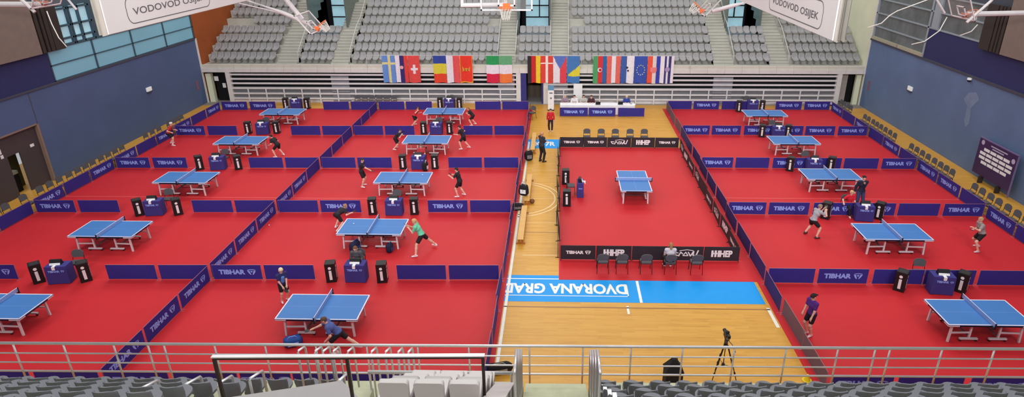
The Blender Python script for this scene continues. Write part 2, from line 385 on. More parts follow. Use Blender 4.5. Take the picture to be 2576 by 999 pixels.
def folded_panel(x0, x1, y0, y1, ys, label):
    x0 += 0.08 if x0 < 0 else -0.08; x1 += 0.08 if x0 < 0 else -0.08
    t = thing('folding_screen', label, 'folding screen', ((x0 + x1) / 2, (y0 + y1) / 2, 6.5))
    cx, cy = (x0 + x1) / 2, (y0 + y1) / 2
    MB().box(x0 - cx, x1 - cx, y0 - cy, y1 - cy, 0.0, 3.2).build('board', 'brown_panel', t, bevel=0.01)
    f = MB()
    for a, c in ys: f.box(x0 - cx, x1 - cx, a - cy, c - cy, 0.0, 2.3)
    f.build('folded_leaf', 'brown_dark', t)
folded_panel(XL, XL + 0.15, 14, 32.5, [(32.6, 32.8), (32.95, 33.1), (33.2, 33.45), (33.5, 34.2)], 'brown folding screen high on the left wall')
folded_panel(XR - 0.15, XR, 14, 33.0, [(33.1, 33.3), (33.4, 33.55), (33.65, 33.85), (33.95, 34.8)], 'brown folding screen high on the right wall')
# door in left wall
b = MB(); b.box(XL - 0.22, XL - 0.14, 26.6, 28.85, 0, 3.13); b.box(XL - 0.22, XL - 0.14, 29.65, 31.0, 0, 3.13); b.box(XL - 0.22, XL - 0.14, 28.85, 29.65, 2.1, 3.13)
d1 = struct('door_1', b, 'door_brown')
b = MB(); b.box(XL - 0.26, XL + 0.02, 30.98, 31.1, 0, 3.15); b.box(XL - 0.26, XL + 0.02, 26.6, 31.0, 3.12, 3.2); b.build('door_frame', 'door_frame', d1)
b = MB(); b.box(XL - 0.14, XL - 0.13, 28.4, 28.62, 2.35, 2.6); b.box(XL - 0.14, XL - 0.13, 28.5, 28.66, 2.12, 2.3); b.box(XL - 0.14, XL - 0.13, 30.35, 30.6, 2.1, 2.25); b.build('paper_sign', 'paper', d1)
b = MB(); b.box(XL - 1.2, XL - 1.1, 28.2, 30.4, 0, 3.0, 0); b.box(XL - 1.0, XL - 0.6, 28.85, 29.65, 0.95, 1.12, 1); b.box(XL - 1.0, XL - 0.6, 28.85, 29.65, 0.0, 0.95, 2)
b.build('passage_view', ['olive_wall', 'sill', 'dark_gap'], d1)
# right wall
b = MB()
b.box(XR, XR + 0.3, 6, YB, 0, 4.93); b.box(XR - 0.06, XR + 0.3, 6, YB, 4.86, 4.98, 1); b.box(XR, XR + 0.3, 6, 40.15, 4.98, 6.75, 2)
b.box(XR + 0.04, XR + 0.3, 6, 35.0, 6.75, 13.5, 1); b.box(XR - 0.06, XR + 0.02, YB - 0.1, YB + 0.05, 0, 8.5, 3)
b.box(XR + 0.04, XR + 0.3, 35.0, YB, 8.7, 13.5, 1)
wr = struct('wall_right', b, ['wall_blue_r', 'wall_trim', 'navy_wall', 'white_strip'])
b = MB(); b.add([(XR - 0.004, y, z) for y, z in ((34.9, 4.05), (34.3, 4.2), (33.9, 3.9), (34.4, 3.3), (34.2, 2.5), (34.45, 2.2), (34.7, 2.5), (34.75, 3.3), (35.2, 3.6))], [tuple(range(9))])
b.build('scuff_mark', mat('pale_scuff', (118, 136, 166), 0.8, var=0.12, scale=2), wr)
b = MB().box(XR + 0.05, XR + 0.2, 40.15, YB, 4.98, 8.7); w3 = struct('window_3', b, 'grey_win')
b = MB()
for z in (5.9, 6.8, 7.75, 8.65): b.box(XR - 0.03, XR + 0.06, 40.15, YB, z - 0.04, z + 0.04)
for y in (40.2, 47.0): b.box(XR - 0.03, XR + 0.06, y - 0.08, y + 0.08, 4.98, 8.7)
b.build('window_frame', 'mullion_light', w3)
b = MB(); b.box(XR - 0.08, XR + 0.05, 40.2, 43.3, 4.98, 5.18); b.box(XR - 0.08, XR + 0.05, 43.4, 47.0, 4.98, 5.18); b.build('window_sill', 'sill', w3)
b = MB().box(XR + 0.05, XR + 0.2, 35.0, 40.15, 6.75, 8.7); w4 = struct('window_4', b, 'grey_win')
b = MB()
for z in (6.78, 7.75, 8.65): b.box(XR - 0.03, XR + 0.06, 35.0, 40.15, z - 0.04, z + 0.04)
b.box(XR - 0.05, XR + 0.06, 39.2, 39.9, 6.8, 8.7); b.build('window_frame', 'mullion_light', w4)
# small wall fittings
for x, y, z, s, lab in ((XL, 40.5, 2.66, 1, 'white emergency lamp on the left blue wall'), (XR, 40.7, 2.84, -1, 'white emergency lamp on the right blue wall')):
    t = thing('emergency_lamp', lab, 'emergency lamp', (x, y, z))
    MB().box(min(0, 0.08 * s), max(0, 0.08 * s), -0.26, 0.26, -0.12, 0.14).build('diffuser', 'exit_white', t, bevel=0.02)
    MB().box(min(0, 0.1 * s), max(0, 0.1 * s), -0.22, 0.24, -0.2, -0.12).build('housing', 'wall_trim', t, bevel=0.01)
t = thing('dome_camera', 'small dome camera under the ledge of the right wall', 'camera', (XR - 0.06, 35.0, 4.75))
MB().sphere((-0.04, 0, -0.05), 0.1, 12, 8).build('dome', 'black', t, smooth=True); MB().cyl((-0.04, 0, -0.02), (-0.04, 0, 0.08), 0.11, n=14).build('mount', 'exit_white', t)
for x, y, z, s, lab in ((XL, 46.2, 1.55, 1, 'pale red notice near the far end of the left wall'), (XR, 46.2, 1.7, -1, 'pale notice near the far end of the right wall')):
    o = MB().box(min(0, 0.01 * s), max(0, 0.01 * s), -0.15, 0.15, -0.35, 0.35).build('wall_notice', mat('pale_notice', (128, 92, 112), 0.8)); o.location = (x, y, z); tag(o, lab, 'notice')

# ------------------------------------------------------------------ far grandstand
def rowY(k): return 48.0 + 0.83 * k + (0.5 if k >= 4 else 0.0)
def rowZ(k): return 2.88 + 0.545 * k
NR = 8
b = MB()      # side and back walls round the stand
b.box(XL - 0.3, XL + 0.03, YB, 58, 0, 13.5, 0); b.box(XR - 0.03, XR + 0.3, YB, 58, 0, 13.5, 1); b.box(XL, XR, 57.0, 57.3, 0, 13.5, 1)
struct('wall_back', b, ['rust', 'beige_wall'])
VOM = [(-19.85, -17.0), (-3.25, -0.85), (13.1, 15.6)]
b = MB()
segs = []
xs = [XL + 0.05] + [v for p in VOM for v in p] + [XR - 0.05]
for i in range(len(xs) - 1): segs.append((xs[i], xs[i + 1], i % 2 == 1))
for x0, x1, vom in segs:
    for k in range(NR + 1):
        if vom and k >= 4: break
        y0 = rowY(k) - 0.42; y1 = (rowY(k + 1) - 0.42)
        if k == 0: y0 = YB + 0.05
        b.box(x0, x1, y0, 57.0 if not vom else 51.3, rowZ(k) - 0.56 if k else 2.4, rowZ(k))
    if vom:
        b.box(x0, x1, 51.3, 57, 4.4, 4.55, 1)
st = tag(b.build('floor_stand', ['concrete', 'vom_floor']), kind='structure')
b = MB(); n = 0
x = XL
while x < XR - 0.1:
    x1 = min(x + 1.27, XR); b.box(x + 0.006, x1 - 0.006, YB - 0.14, YB + 0.05, 2.36, 2.66, 0); b.box(x + 0.004, x1 - 0.004, YB - 0.06, YB + 0.05, 2.66, 2.92, 1); x = x1
b.box(XL, XR, YB - 0.02, YB + 0.05, 2.37, 2.9, 1)
struct('trim_1', b, ['white_strip', 'fascia'])
for i, (x0, x1) in enumerate(VOM):
    b = MB()
    b.box(x0 - 0.12, x0, 51.2, 55.6, 4.5, 8.3, 0); b.box(x1, x1 + 0.12, 51.2, 55.6, 4.5, 8.3, 0); b.box(x0, x1, 55.5, 55.6, 4.55, 8.3, 2)
    b.box(x0, x0 + 0.35, 55.3, 55.5, 4.55, 8.3, 3); b.box(x1 - 0.14, x1, 55.3, 55.5, 4.55, 8.3, 3)
    for z in (5.35, 6.3, 7.2): b.box(x0, x1, 55.36, 55.5, z - 0.04, z + 0.04, 3)
    b.box((x0 + x1) / 2 - 0.04 + 0.3, (x0 + x1) / 2 + 0.34, 55.36, 55.5, 5.4, 8.3, 3)
    t = b.build('window_%d' % (5 + i), ['vom_glass', 'vom_floor', 'clear_win', 'dark_gap']); tag(t, kind='structure')
# stairs between the blocks
STAIRS = [(-21.5, -19.95, 'left-most'), (-17.35, -16.0, 'second'), (-4.65, -3.38, 'third'), (-0.7, 0.62, 'fourth'), (11.5, 12.95, 'fifth'), (15.65, 17.05, 'right-most')]
for x0, x1, nm in STAIRS:
    b = MB()
    for k in range(NR):
        z0 = rowZ(k - 1) if k else 2.88; dy = (rowY(k) - rowY(k - 1)) if k else 0.83
        for q in range(3):
            y0 = rowY(k) - 0.42 - dy + dy * q / 3.0 if k else 47.3 + 0.1 * q
            if k == 0: continue
            zt = z0 + (rowZ(k) - z0) * (q + 1) / 3.0
            b.box(x0, x1, y0, rowY(k) - 0.40, z0 - 0.02, zt, 0); b.box(x0, x1, y0 - 0.012, y0 + 0.04, zt - 0.03, zt + 0.006, 1)
    tag(b.build('staircase', ['concrete', 'step_edge']), '%s flight of steps in the far grandstand' % nm, 'staircase', 'stairs of the far grandstand')
    for s, xx in (('left', x0 - 0.03), ('right', x1 + 0.03)):
        if nm in ('left-most', 'right-most', 'second', 'fifth') and s == 'left': continue
        pts = [(xx, rowY(k) - 0.1, rowZ(k) + 0.8) for k in range(0, NR)]
        t = thing('handrail', 'pale handrail on the %s edge of the %s far stair' % (s, nm), 'handrail', (0, 0, 0), 0, 'handrails of the far grandstand')
        MB().tube(pts, 0.03, 6).build('rail', 'rail_white', t, smooth=True)
        for k in (0, 2, 4, 6): MB().cyl((xx, rowY(k) - 0.1, rowZ(k) - 0.0), (xx, rowY(k) - 0.1, rowZ(k) + 0.8), 0.025, n=6).build('post', 'rail_white', t)
# seats of the far stand
def far_seat_mesh():
    b = MB()
    # rows of the shell from the back top, down the back, over the pan to the scalloped lip: (y, z, half width, side rise)
    rows = [(0.24, 0.80, 0.10, 0.0), (0.235, 0.785, 0.17, 0.0), (0.225, 0.74, 0.215, 0.01), (0.20, 0.62, 0.235, 0.02), (0.16, 0.50, 0.24, 0.03), (0.06, 0.435, 0.24, 0.03), (-0.10, 0.425, 0.235, 0.02),
            (-0.20, 0.40, 0.215, 0.01), (-0.235, 0.35, 0.17, 0.0), (-0.235, 0.28, 0.09, 0.0)]
    n = 6; top = []; bot = []
    for y, z, w, r in rows:
        for i in range(n + 1):
            q = -1 + 2 * i / n; x = q * w; top.append((x, y - r * q * q * 0.8, z + r * q * q))
    for (x, y, z) in top: bot.append((x * 0.96, y + 0.035, z - 0.035))
    m = n + 1; k = len(rows); N0 = len(top); fs = []
    for j in range(k - 1):
        for i in range(n):
            p = j * m + i; fs.append((p, p + m, p + m + 1, p + 1)); fs.append((N0 + p, N0 + p + 1, N0 + p + m + 1, N0 + p + m))
        fs.append((j * m, N0 + j * m, N0 + (j + 1) * m, (j + 1) * m)); q = j * m + n; fs.append((q, q + m, N0 + q + m, N0 + q))
    for i in range(n): fs.append((i, i + 1, N0 + i + 1, N0 + i)); q = (k - 1) * m + i; fs.append((q, N0 + q, N0 + q + 1, q + 1))
    b.add(top + bot, fs); b.box(-0.035, 0.035, 0.10, 0.2, 0.0, 0.42); me = b.mesh('stadium_seat', 'seat_far', smooth=True)
    return me
FS = far_seat_mesh()
BLK = [('left-hand corner block', -26.75, 10, 'A'), ('narrow block below the left gangway', -19.75, 5, 'V'), ('wide left block', -15.75, 22, 'B'),
       ('narrow block below the middle gangway', -3.15, 5, 'V'), ('wide right block', 0.9, 21, 'C'), ('narrow block below the right gangway', 13.2, 5, 'V'), ('right-hand corner block', 17.35, 10, 'A')]
rest = MB(); cnt = 0
RW = ['front', 'second', 'third', 'fourth', 'fifth', 'sixth', 'seventh', 'eighth']
fsv = [tuple(v.co) for v in FS.vertices]; fsf = [tuple(p.vertices) for p in FS.polygons]
for k in range(NR):
    for nm, x0, n, ty in BLK:
        if k >= 4 and ty == 'V': continue
        for i in range(n):
            if k == 4 and ((ty == 'B' and i >= n - 2) or (ty == 'C' and i < 2) or (nm.startswith('left-hand') and i < 4)): continue
            x = x0 + 0.25 + i * 0.505
            if cnt < 300:
                o = link('shell_seat', FS); o.location = (x, rowY(k), rowZ(k)); cnt += 1
                tag(o, 'light grey seat, %s from left, %s row, %s, far stand' % (ORD[i], RW[k], nm), 'seat', 'light grey seats of the far grandstand')
            else:
                rest.add([(v[0] + x, v[1] + rowY(k), v[2] + rowZ(k)) for v in fsv], fsf)
tag(rest.build('shell_seats', 'seat_far'), 'upper rows of light grey seats in the far grandstand', 'seats', kind='stuff')
# folded telescopic bleachers under the far stand
def bleacher(label, x0, x1, stairs):
    t = thing('telescopic_bleacher', label, 'bleacher', ((x0 + x1) / 2, YB, 0)); w = (x1 - x0) / 2; cx = (x0 + x1) / 2
    MB().box(-w + 0.1, w - 0.1, 0.15, 0.4, 0, 2.36).build('shade_backing', 'dark_gap', t)  # black backing box paints the shade between the nose boards
    for z, h in ((2.18, 0.13), (1.84, 0.13), (1.50, 0.13), (1.13, 0.14), (0.72, 0.12), (0.34, 0.12)):
        MB().box(-w + 0.1, w - 0.1, -0.10 if z < 1.2 else -0.06, 0.12 if z < 1.2 else 0.0, z - h / 2, z + h / 2).build('nose_board', 'nose', t)
    for z in (0.93, 0.53): MB().box(-w + 0.1, w - 0.1, 0.05, 0.2, z - 0.13, z + 0.06).build('riser_board', mat('bleacher_riser', (120, 120, 124), 0.7), t)
    MB().box(-w + 0.1, w - 0.1, 0.05, 0.2, 0.0, 0.2).build('riser_board', 'nose', t)
    for s in (-1, 1): MB().box(s * w - 0.17, s * w + 0.17, -0.12, 0.3, 0, 2.36).build('side_post', 'white_strip', t, bevel=0.01)
    n = int(round((x1 - x0) / 1.36))
    for i in range(1, n):
        x = -w + (x1 - x0) * i / n
        MB().box(x - 0.045, x + 0.045, -0.12, -0.05, 0.0, 1.1).build('upright', 'nose', t)
    for a, c in stairs:
        q = MB()
        for i in range(12): q.box(a - cx, c - cx, -0.02, 0.12, 0.1 + i * 0.18, 0.24 + i * 0.18)
        q.build('step_insert', mat('bleacher_step', (142, 142, 150), 0.7), t)
bleacher('folded bleacher of pale boards below the left part of the far stand', -25.2, -3.1, ((-17.35, -16.0), (-4.65, -3.4)))
bleacher('folded bleacher of pale boards below the right part of the far stand', -1.05, 20.75, ((-0.7, 0.62), (11.5, 12.95)))
# tunnel in the middle and the side openings
b = MB(); b.box(-2.95, -2.5, 47.1, 49.3, 0, 2.36, 1); b.box(-1.35, -1.2, 47.1, 49.3, 0, 2.36, 1); b.box(-2.5, -1.35, 49.2, 49.3, 0, 2.36, 0); b.plate(-2.9, -1.2, 47.0, 49.3, 0.006, 2)
b.box(-2.35, -1.5, 49.1, 49.2, 1.0, 2.0, 3)
struct('door_2', b, ['passage', 'pass_blue', 'grey_floor', 'dark_gap'])
b = MB(); b.box(-27.1, -25.3, 51.5, 51.7, 0, 2.4, 0); b.box(-27.0, -26.6, 47.25, 47.6, 0, 2.2, 1); b.plate(-27.1, -25.3, 47.2, 51.5, 0.006, 2); b.box(-25.9, -25.5, 49, 51, 0, 2.3, 3)
b.box(-26.5, -26.18, 47.5, 47.53, 1.6, 1.95, 4); b.box(-26.0, -25.75, 47.6, 47.63, 1.05, 1.4, 4); b.box(-26.55, -25.4, 47.75, 47.85, 0.0, 2.3, 0)
struct('door_3', b, ['dark_gap', 'beige_wall', 'grey_floor', 'passage', 'paper'])
b = MB(); b.box(20.95, 21.75, 48.0, 48.1, 0.1, 2.4, 0); b.box(22.05, 22.4, 47.25, 47.5, 0, 2.25, 2); b.plate(20.9, 22.5, 47.2, 49.4, 0.006, 1); b.box(21.75, 22.45, 48.0, 48.1, 0, 2.3, 3); b.box(21.7, 21.95, 47.3, 47.35, 2.3, 2.42, 4)
struct('door_4', b, ['door_beige', 'grey_floor', 'beige_wall', 'dark_gap', mat('green_sign', (60, 150, 110), 0.5, emit=0.2)])

# ------------------------------------------------------------------ barrier panels
LET = MB(); add_text(LET, 'TIBHAR', 1.02, 0.21, (-0.2, -0.016, 0.36), bold=0.05); emblem(LET, (0.56, -0.016, 0.36), 0.34)
LET_BLUE = LET.mesh('lettering', 'letter_blue')
LETW = MB(); add_text(LETW, 'TIBHAR', 0.72, 0.15, (-0.13, -0.016, 0.36), bold=0.05); emblem(LETW, (0.40, -0.016, 0.36), 0.24)
LET_WHITE = LETW.mesh('lettering', 'letter_white')
HEP = MB(); add_text(HEP, 'HEP', 0.5, 0.3, (0.18, -0.016, 0.36), bold=0.05)
for i in range(3):
    x = -0.42 + i * 0.13; HEP.add([(x, -0.016, 0.21), (x + 0.085, -0.016, 0.21), (x + 0.085, -0.016, 0.51), (x, -0.016, 0.51)], [(0, 1, 2, 3)])
    HEP.add([(x, -0.017, 0.34), (x + 0.12, -0.017, 0.34), (x + 0.12, -0.017, 0.40), (x, -0.017, 0.40)], [(0, 1, 2, 3)])
LET_HEP = HEP.mesh('lettering', 'letter_white')
LET_SWO = swoosh(MB(), (0, -0.016, 0.36), 1.0).mesh('lettering', 'letter_white')
_pc = {}
def panel_meshes(w, cloth, frame):
    key = (round(w, 2), cloth)
    if key not in _pc:
        c = MB(); n = 8; vs = []; h0, h1 = 0.045, 0.655
        for j in (0, 1):
            for i in range(n + 1):
                x = -w / 2 + 0.015 + (w - 0.03) * i / n; sag = 0.010 * math.sin(PI * i / n)
                vs.append((x, 0, (h0 + sag * 0.4) if j == 0 else (h1 - sag)))
        a = [(v[0], v[1] - 0.012, v[2]) for v in vs]; k = [(v[0], v[1] + 0.012, v[2]) for v in vs]; N = n + 1
        fs = []
        for i in range(n):
            fs.append((i, i + 1, N + i + 1, N + i)); o = 2 * N; fs.append((o + i + 1, o + i, o + N + i, o + N + i + 1))
            fs.append((N + i, N + i + 1, o + N + i + 1, o + N + i)); fs.append((i + 1, i, o + i, o + i + 1))
        fs += [(0, N, 3 * N, 2 * N), (n, 2 * N + n, 3 * N + n, N + n)]
        c.add(a + k, fs)
        f = MB()
        for s in (-1, 1):
            f.cyl((s * (w / 2 - 0.012), 0, 0.0), (s * (w / 2 - 0.012), 0, 0.665), 0.011, n=6); f.box(s * (w / 2 - 0.012) - 0.012, s * (w / 2 - 0.012) + 0.012, -0.1, 0.1, 0.0, 0.018)
        f.cyl((-w / 2 + 0.012, 0, 0.662), (w / 2 - 0.012, 0, 0.662), 0.009, n=6); f.cyl((-w / 2 + 0.012, 0, 0.04), (w / 2 - 0.012, 0, 0.04), 0.008, n=6)
        _pc[key] = (c.mesh('cloth', cloth), f.mesh('frame', frame))
    return _pc[key]
def panel(x, y, rz, w, label, let=None, cloth='navy', frame='frame_tube', group='navy barrier panels round the courts'):
    t = thing('barrier_panel', label, 'barrier', (x, y, 0), rz, group); a, f = panel_meshes(w, cloth, frame)
    link('cloth', a, t); link('frame', f, t)
    if let: link('lettering', let, t)
    return t
def kind_of(l): return 'lettered' if l else 'plain'
CROSS = ['nearest', 'second', 'third', 'fourth', 'fifth', 'farthest']
YL = [14.95, 21.2, 27.36, 33.3, 39.3, 45.35]; YR = [15.06, 21.2, 27.37, 33.52, 39.55, 45.65]
Lp = [(-24.9, -23.0), (-22.82, -20.9), (-17.4, -15.48), (-15.36, -13.45)]
Mp = [(-13.3, -11.4), (-11.3, -9.37), (-6.2, -4.3), (-4.2, -2.27)]
Rp = [(7.97, 9.72), (9.84, 11.72), (11.9, 13.78), (13.8, 15.7), (15.82, 17.72), (17.9, 19.75)]
LL = {1: '0100', 2: '1000', 3: '1100', 4: '1000', 5: '1100', 0: '0101'}
ML = {1: '1000', 2: '0110', 3: '0000', 4: '0000', 5: '0000', 0: '1010'}
RL = {1: '010001', 2: '111101', 3: '101001', 4: '111111', 5: '010011', 0: '101101'}
MID = [(-20.8, -19.15), (-19.1, -17.45)]
for k in range(6):
    for nm, ps, lets, Y in (('left column', Lp, LL[k], YL), ('middle-left column', Mp, ML[k], YL), ('right column', Rp, RL[k], YR)):
        if k == 0 and nm != 'right column': ps = ps + ([(-20.85, -19.15), (-19.1, -17.45)] if nm == 'left column' else [(-9.3, -7.8), (-7.75, -6.25)]); ps.sort(); lets = lets + '00'
        for i, (a, c) in enumerate(ps):
            if k == 5 and nm == 'right column' and i == 3: continue
            x = (a + c) / 2; y = Y[k] + (0.020 * (x + 2.3) if nm != 'right column' else 0); lt = lets[i] == '1'
            panel(x, y, math.atan(0.02) if nm != 'right column' else 0, c - a, '%s navy panel, %s from left, %s cross row, %s of courts' % (kind_of(lt), ORD[i], CROSS[k], nm), LET_BLUE if lt else None)
def yl(Y, k, x): return Y[k] + (0.020 * (x + 2.3) if x < 0 else 0)
DIV = [(-25.0, YL, 90, 'along the left wall', '110 110 101 101 101'), (-13.42, YL, 90, 'between the two left columns', '111 111 110 000 000'),
       (-2.14, YL, 90, 'beside the wood walkway', '000 000 000 000 000'), (7.86, YR, -90, 'between lone court and right column', '000 000 000 000 000'), (19.85, YR, -90, 'along the right wall', '101 101 011 010 101')]
for x, Y, rz, nm, lets in DIV:
    L = lets.replace(' ', ''); i = 0
    for k in range(5):
        y0 = yl(Y, k, x) + 0.06; y1 = yl(Y, k + 1, x) - 0.06; d = (y1 - y0) / 3
        for q in range(3):
            lt = L[i] == '1'; cl = 'navy'; kd = kind_of(lt) + ' navy'
            if x == 7.86: cl = 'navy_side'
            if x == 7.86 and i < 2: cl = 'mesh_grey'; kd = 'grey see-through'
            if x == 7.86 and i in (12, 13, 14): cl = 'mesh_grey'; kd = 'grey see-through'
            off = 0.05 * math.sin(i * 2.3) if abs(x) < 8 else 0
            panel(x + off * 0.6, y0 + d * (q + 0.5), R(rz) + off * 0.25, d - 0.08, '%s panel, %s from the near end, line %s' % (kd, ORD[i], nm), LET_BLUE if lt else None, cl)
            i += 1
# black barrier round the lone lengthwise court
def black(x, y, rz, w, label, let): panel(x, y, rz, w, label, let, 'black_barrier', 'black', 'black barrier panels round the lone court')
for i, (lt, d) in enumerate(((LET_WHITE, 'wordmark'), (LET_HEP, 'block-letter logo'), (None, 'no print'), (LET_SWO, 'brush-stroke logo'), (LET_HEP, 'block-letter logo'))):
    black(0.08 + 1.45 * (i + 0.5), 22.86, 0, 1.43, 'black panel with %s, %s from left, near end of lone court' % (d, ORD[i]), lt)
for i, (lt, d) in enumerate(((LET_WHITE, 'wordmark'), (LET_WHITE, 'wordmark'), (LET_SWO, 'brush-stroke logo'), (LET_HEP, 'block-letter logo'), (LET_WHITE, 'wordmark'))):
    black(0.04 + 1.45 * (i + 0.5), 36.95, 0, 1.43, 'black panel with %s, %s from left, far end of lone court' % (d, ORD[i]), lt)
for i in range(9):
    y = 23.0 + 1.535 * (i + 0.5); lt = (LET_WHITE, LET_HEP, LET_SWO)[i % 3] if i != 4 else None
    black(7.3 + 0.03 * math.sin(i * 1.7), y, R(-90 + 2 * math.sin(i * 2.1)), 1.5, 'black panel, %s from near end, right side of lone court' % ORD[i], lt)
    black(-0.02 + 0.05 * math.sin(i * 2.6), y, R(90 + 3.0 * math.sin(i * 1.9)), 1.5, 'black panel, %s from near end, left side of lone court' % ORD[i], None)

# ------------------------------------------------------------------ table tennis tables
def tt_table():
    t = thing('table_tennis_table', '', 'table')
    for s in (-1, 1):
        b = MB(); x0, x1 = (0.004, 1.37) if s > 0 else (-1.37, -0.004)
        b.box(x0, x1, -0.7625, 0.7625, 0.735, 0.7585, 0)
        z = 0.7595
        b.plate(x0, x1, -0.7625, 0.7625, z - 0.0005, 0)
        xe0, xe1 = (1.33, 1.37) if s > 0 else (-1.37, -1.33)
        b.plate(xe0, xe1, -0.7625, 0.7625, z, 1); b.plate(x0, x1, 0.722, 0.7625, z, 1); b.plate(x0, x1, -0.7625, -0.722, z, 1); b.plate(x0, x1, -0.006, 0.006, z, 2)
        b.build('tabletop', ['tt_blue', 'tt_line', 'tt_mid'], t)
        a = MB(); e = 1.34
        a.box(min(s * 0.02, s * e), max(s * 0.02, s * e), -0.745, -0.715, 0.67, 0.735); a.box(min(s * 0.02, s * e), max(s * 0.02, s * e), 0.715, 0.745, 0.67, 0.735)
        a.box(min(s * e, s * (e - 0.03)), max(s * e, s * (e - 0.03)), -0.745, 0.745, 0.67, 0.735); a.build('apron', 'tt_apron', t)
        for q in (-1, 1):
            c = MB()
            c.box(min(s * 1.36, s * 1.0), max(s * 1.36, s * 1.0), min(q * 0.75, q * 0.758), max(q * 0.75, q * 0.758), 0.685, 0.735)
            c.box(min(s * 1.352, s * 1.36), max(s * 1.352, s * 1.36), min(q * 0.5, q * 0.758), max(q * 0.5, q * 0.758), 0.685, 0.735)
            c.build('corner_bracket', 'tt_white', t)
        for q in (-1, 1):
            l = MB(); l.bar((s * 1.12, q * 0.58, 0.67), (s * 1.15, q * 0.60, 0.0), 0.06, 0.06, up=(0, 1, 0)); l.build('leg', 'tt_white', t)
            l = MB(); l.bar((s * 0.47, q * 0.56, 0.67), (s * 0.47, q * 0.56, 0.08), 0.055, 0.055, up=(0, 1, 0)); l.box(s * 0.47 - 0.29, s * 0.47 + 0.29, q * 0.56 - 0.035, q * 0.56 + 0.035, 0.075, 0.125)
            l.bar((s * 0.47, q * 0.56, 0.34), (s * 1.13, q * 0.585, 0.34), 0.035, 0.05); l.build('undercarriage', 'tt_white', t)
            for d in (-0.25, 0.25):
                w = MB(); w.cyl((s * 0.47 + d, q * 0.56 - 0.018, 0.04), (s * 0.47 + d, q * 0.56 + 0.018, 0.04), 0.04, n=10); w.build('castor', 'black', t)
        for xx, ww, z0, z1 in ((0.47, 0.03, 0.60, 0.66), (1.1, 0.02, 0.60, 0.66), (0.47, 0.02, 0.15, 0.2)):
            MB().box(s * xx - ww, s * xx + ww, -0.57, 0.57, z0, z1).build('cross_beam', mat_once('table_beam', (128, 104, 108)), t)
    MB().box(-0.004, 0.004, -0.90, 0.90, 0.765, 0.898).build('net', 'net', t)
    MB().box(-0.008, 0.008, -0.905, 0.905, 0.896, 0.916).build('net_tape', 'net_tape', t)
    for q in (-1, 1):
        b = MB(); b.box(-0.02, 0.02, min(q * 0.9, q * 0.93), max(q * 0.9, q * 0.93), 0.70, 0.915); b.box(-0.04, 0.04, min(q * 0.70, q * 0.93), max(q * 0.70, q * 0.93), 0.70, 0.725); b.build('net_post', 'tt_apron', t)
    return t
_mo = {}
def mat_once(n, c, **k):
    if n not in _mo: _mo[n] = mat(n, c, **k)
    return _mo[n]
TT = tt_table()
ROWN = ['nearest', 'second', 'third', 'fourth', 'farthest']
TPOS = []
for i, y in enumerate((17.88, 23.79, 29.71, 35.72, 41.97)): TPOS.append((-19.05, y, 0, '%s blue table of the column beside the left wall' % ROWN[i]))
for i, y in enumerate((18.08, 24.23, 29.9, 36.09, 42.3)): TPOS.append((-7.92, y, 0, '%s blue table of the column left of the wood walkway' % ROWN[i]))
for i, y in enumerate((18.24, 24.21, 30.8, 36.35, 42.17)): TPOS.append((13.93, y, 0, '%s blue table of the right-hand column of courts' % ROWN[i]))
TPOS.append((3.76, 29.71, PI / 2, 'lone blue table turned lengthwise on the black-fenced court'))
for i, (x, y, rz, lab) in enumerate(TPOS):
    if i == 0: TT.location = (x, y, 0.0085); TT.rotation_euler.z = rz; TT['label'] = lab; TT['group'] = 'blue table tennis tables'; dup0 = TT
    else: dup(TT, (x, y, 0.0085), rz, lab, 'blue table tennis tables')

# ------------------------------------------------------------------ umpire desks, scoreboards, towel boxes, chairs
def desk_proto():
    t = thing('umpire_desk', '', 'desk')
    b = MB(); w, d, h = 0.39, 0.24, 0.75
    n = 10; ring0 = []; ring1 = []
    for (x, y) in [(-w, -d), (-w / 3, -d), (w / 3, -d), (w, -d), (w, 0), (w, d), (w / 3, d), (-w / 3, d), (-w, d), (-w, 0)]:
        q = 1.0 + 0.03 * math.sin(7 * x + 5 * y); ring0.append((x * q, y * q, 0.02)); ring1.append((x * 0.98, y * 0.98, h))
    m = len(ring0); b.add(ring0 + ring1, [(i, (i + 1) % m, m + (i + 1) % m, m + i) for i in range(m)] + [tuple(range(m, 2 * m))], 0)
    b.build('cloth_cover', 'desk_cloth', t)
    e = MB(); add_text(e, 'TIBHAR', 0.42, 0.09, (-0.06, -d - 0.016, 0.56), bold=0.05); emblem(e, (0.25, -d - 0.016, 0.56), 0.13); e.build('lettering', 'letter_blue', t)
    l = MB()
    for sx in (-1, 1):
        for sy in (-1, 1): l.box(sx * 0.34 - 0.015, sx * 0.34 + 0.015, sy * 0.19 - 0.015, sy * 0.19 + 0.015, 0, 0.73)
    l.build('leg_frame', 'chair_metal', t)
    return t
def score_proto():
    t = thing('scoreboard', '', 'scoreboard')
    b = MB(); b.hexa([(-0.2, -0.10, 0), (0.2, -0.10, 0), (0.2, 0.12, 0), (-0.2, 0.12, 0), (-0.2, -0.02, 0.19), (0.2, -0.02, 0.19), (0.2, 0.05, 0.19), (-0.2, 0.05, 0.19)]); b.build('case', 'black', t)
    c = MB(); c.hexa([(-0.19, -0.125, 0.004), (0.19, -0.125, 0.004), (0.19, -0.10, 0.004), (-0.19, -0.10, 0.004), (-0.19, -0.085, 0.075), (0.19, -0.085, 0.075), (0.19, -0.07, 0.075), (-0.19, -0.07, 0.075)]); c.build('number_card', 'paper', t)
    c = MB(); c.hexa([(-0.055, -0.265, -0.13), (0.055, -0.265, -0.13), (0.055, -0.258, -0.13), (-0.055, -0.258, -0.13), (-0.055, -0.262, 0.002), (0.055, -0.262, 0.002), (0.055, -0.12, 0.008), (-0.055, -0.12, 0.008)]); c.build('paper_tag', 'paper', t)
    return t
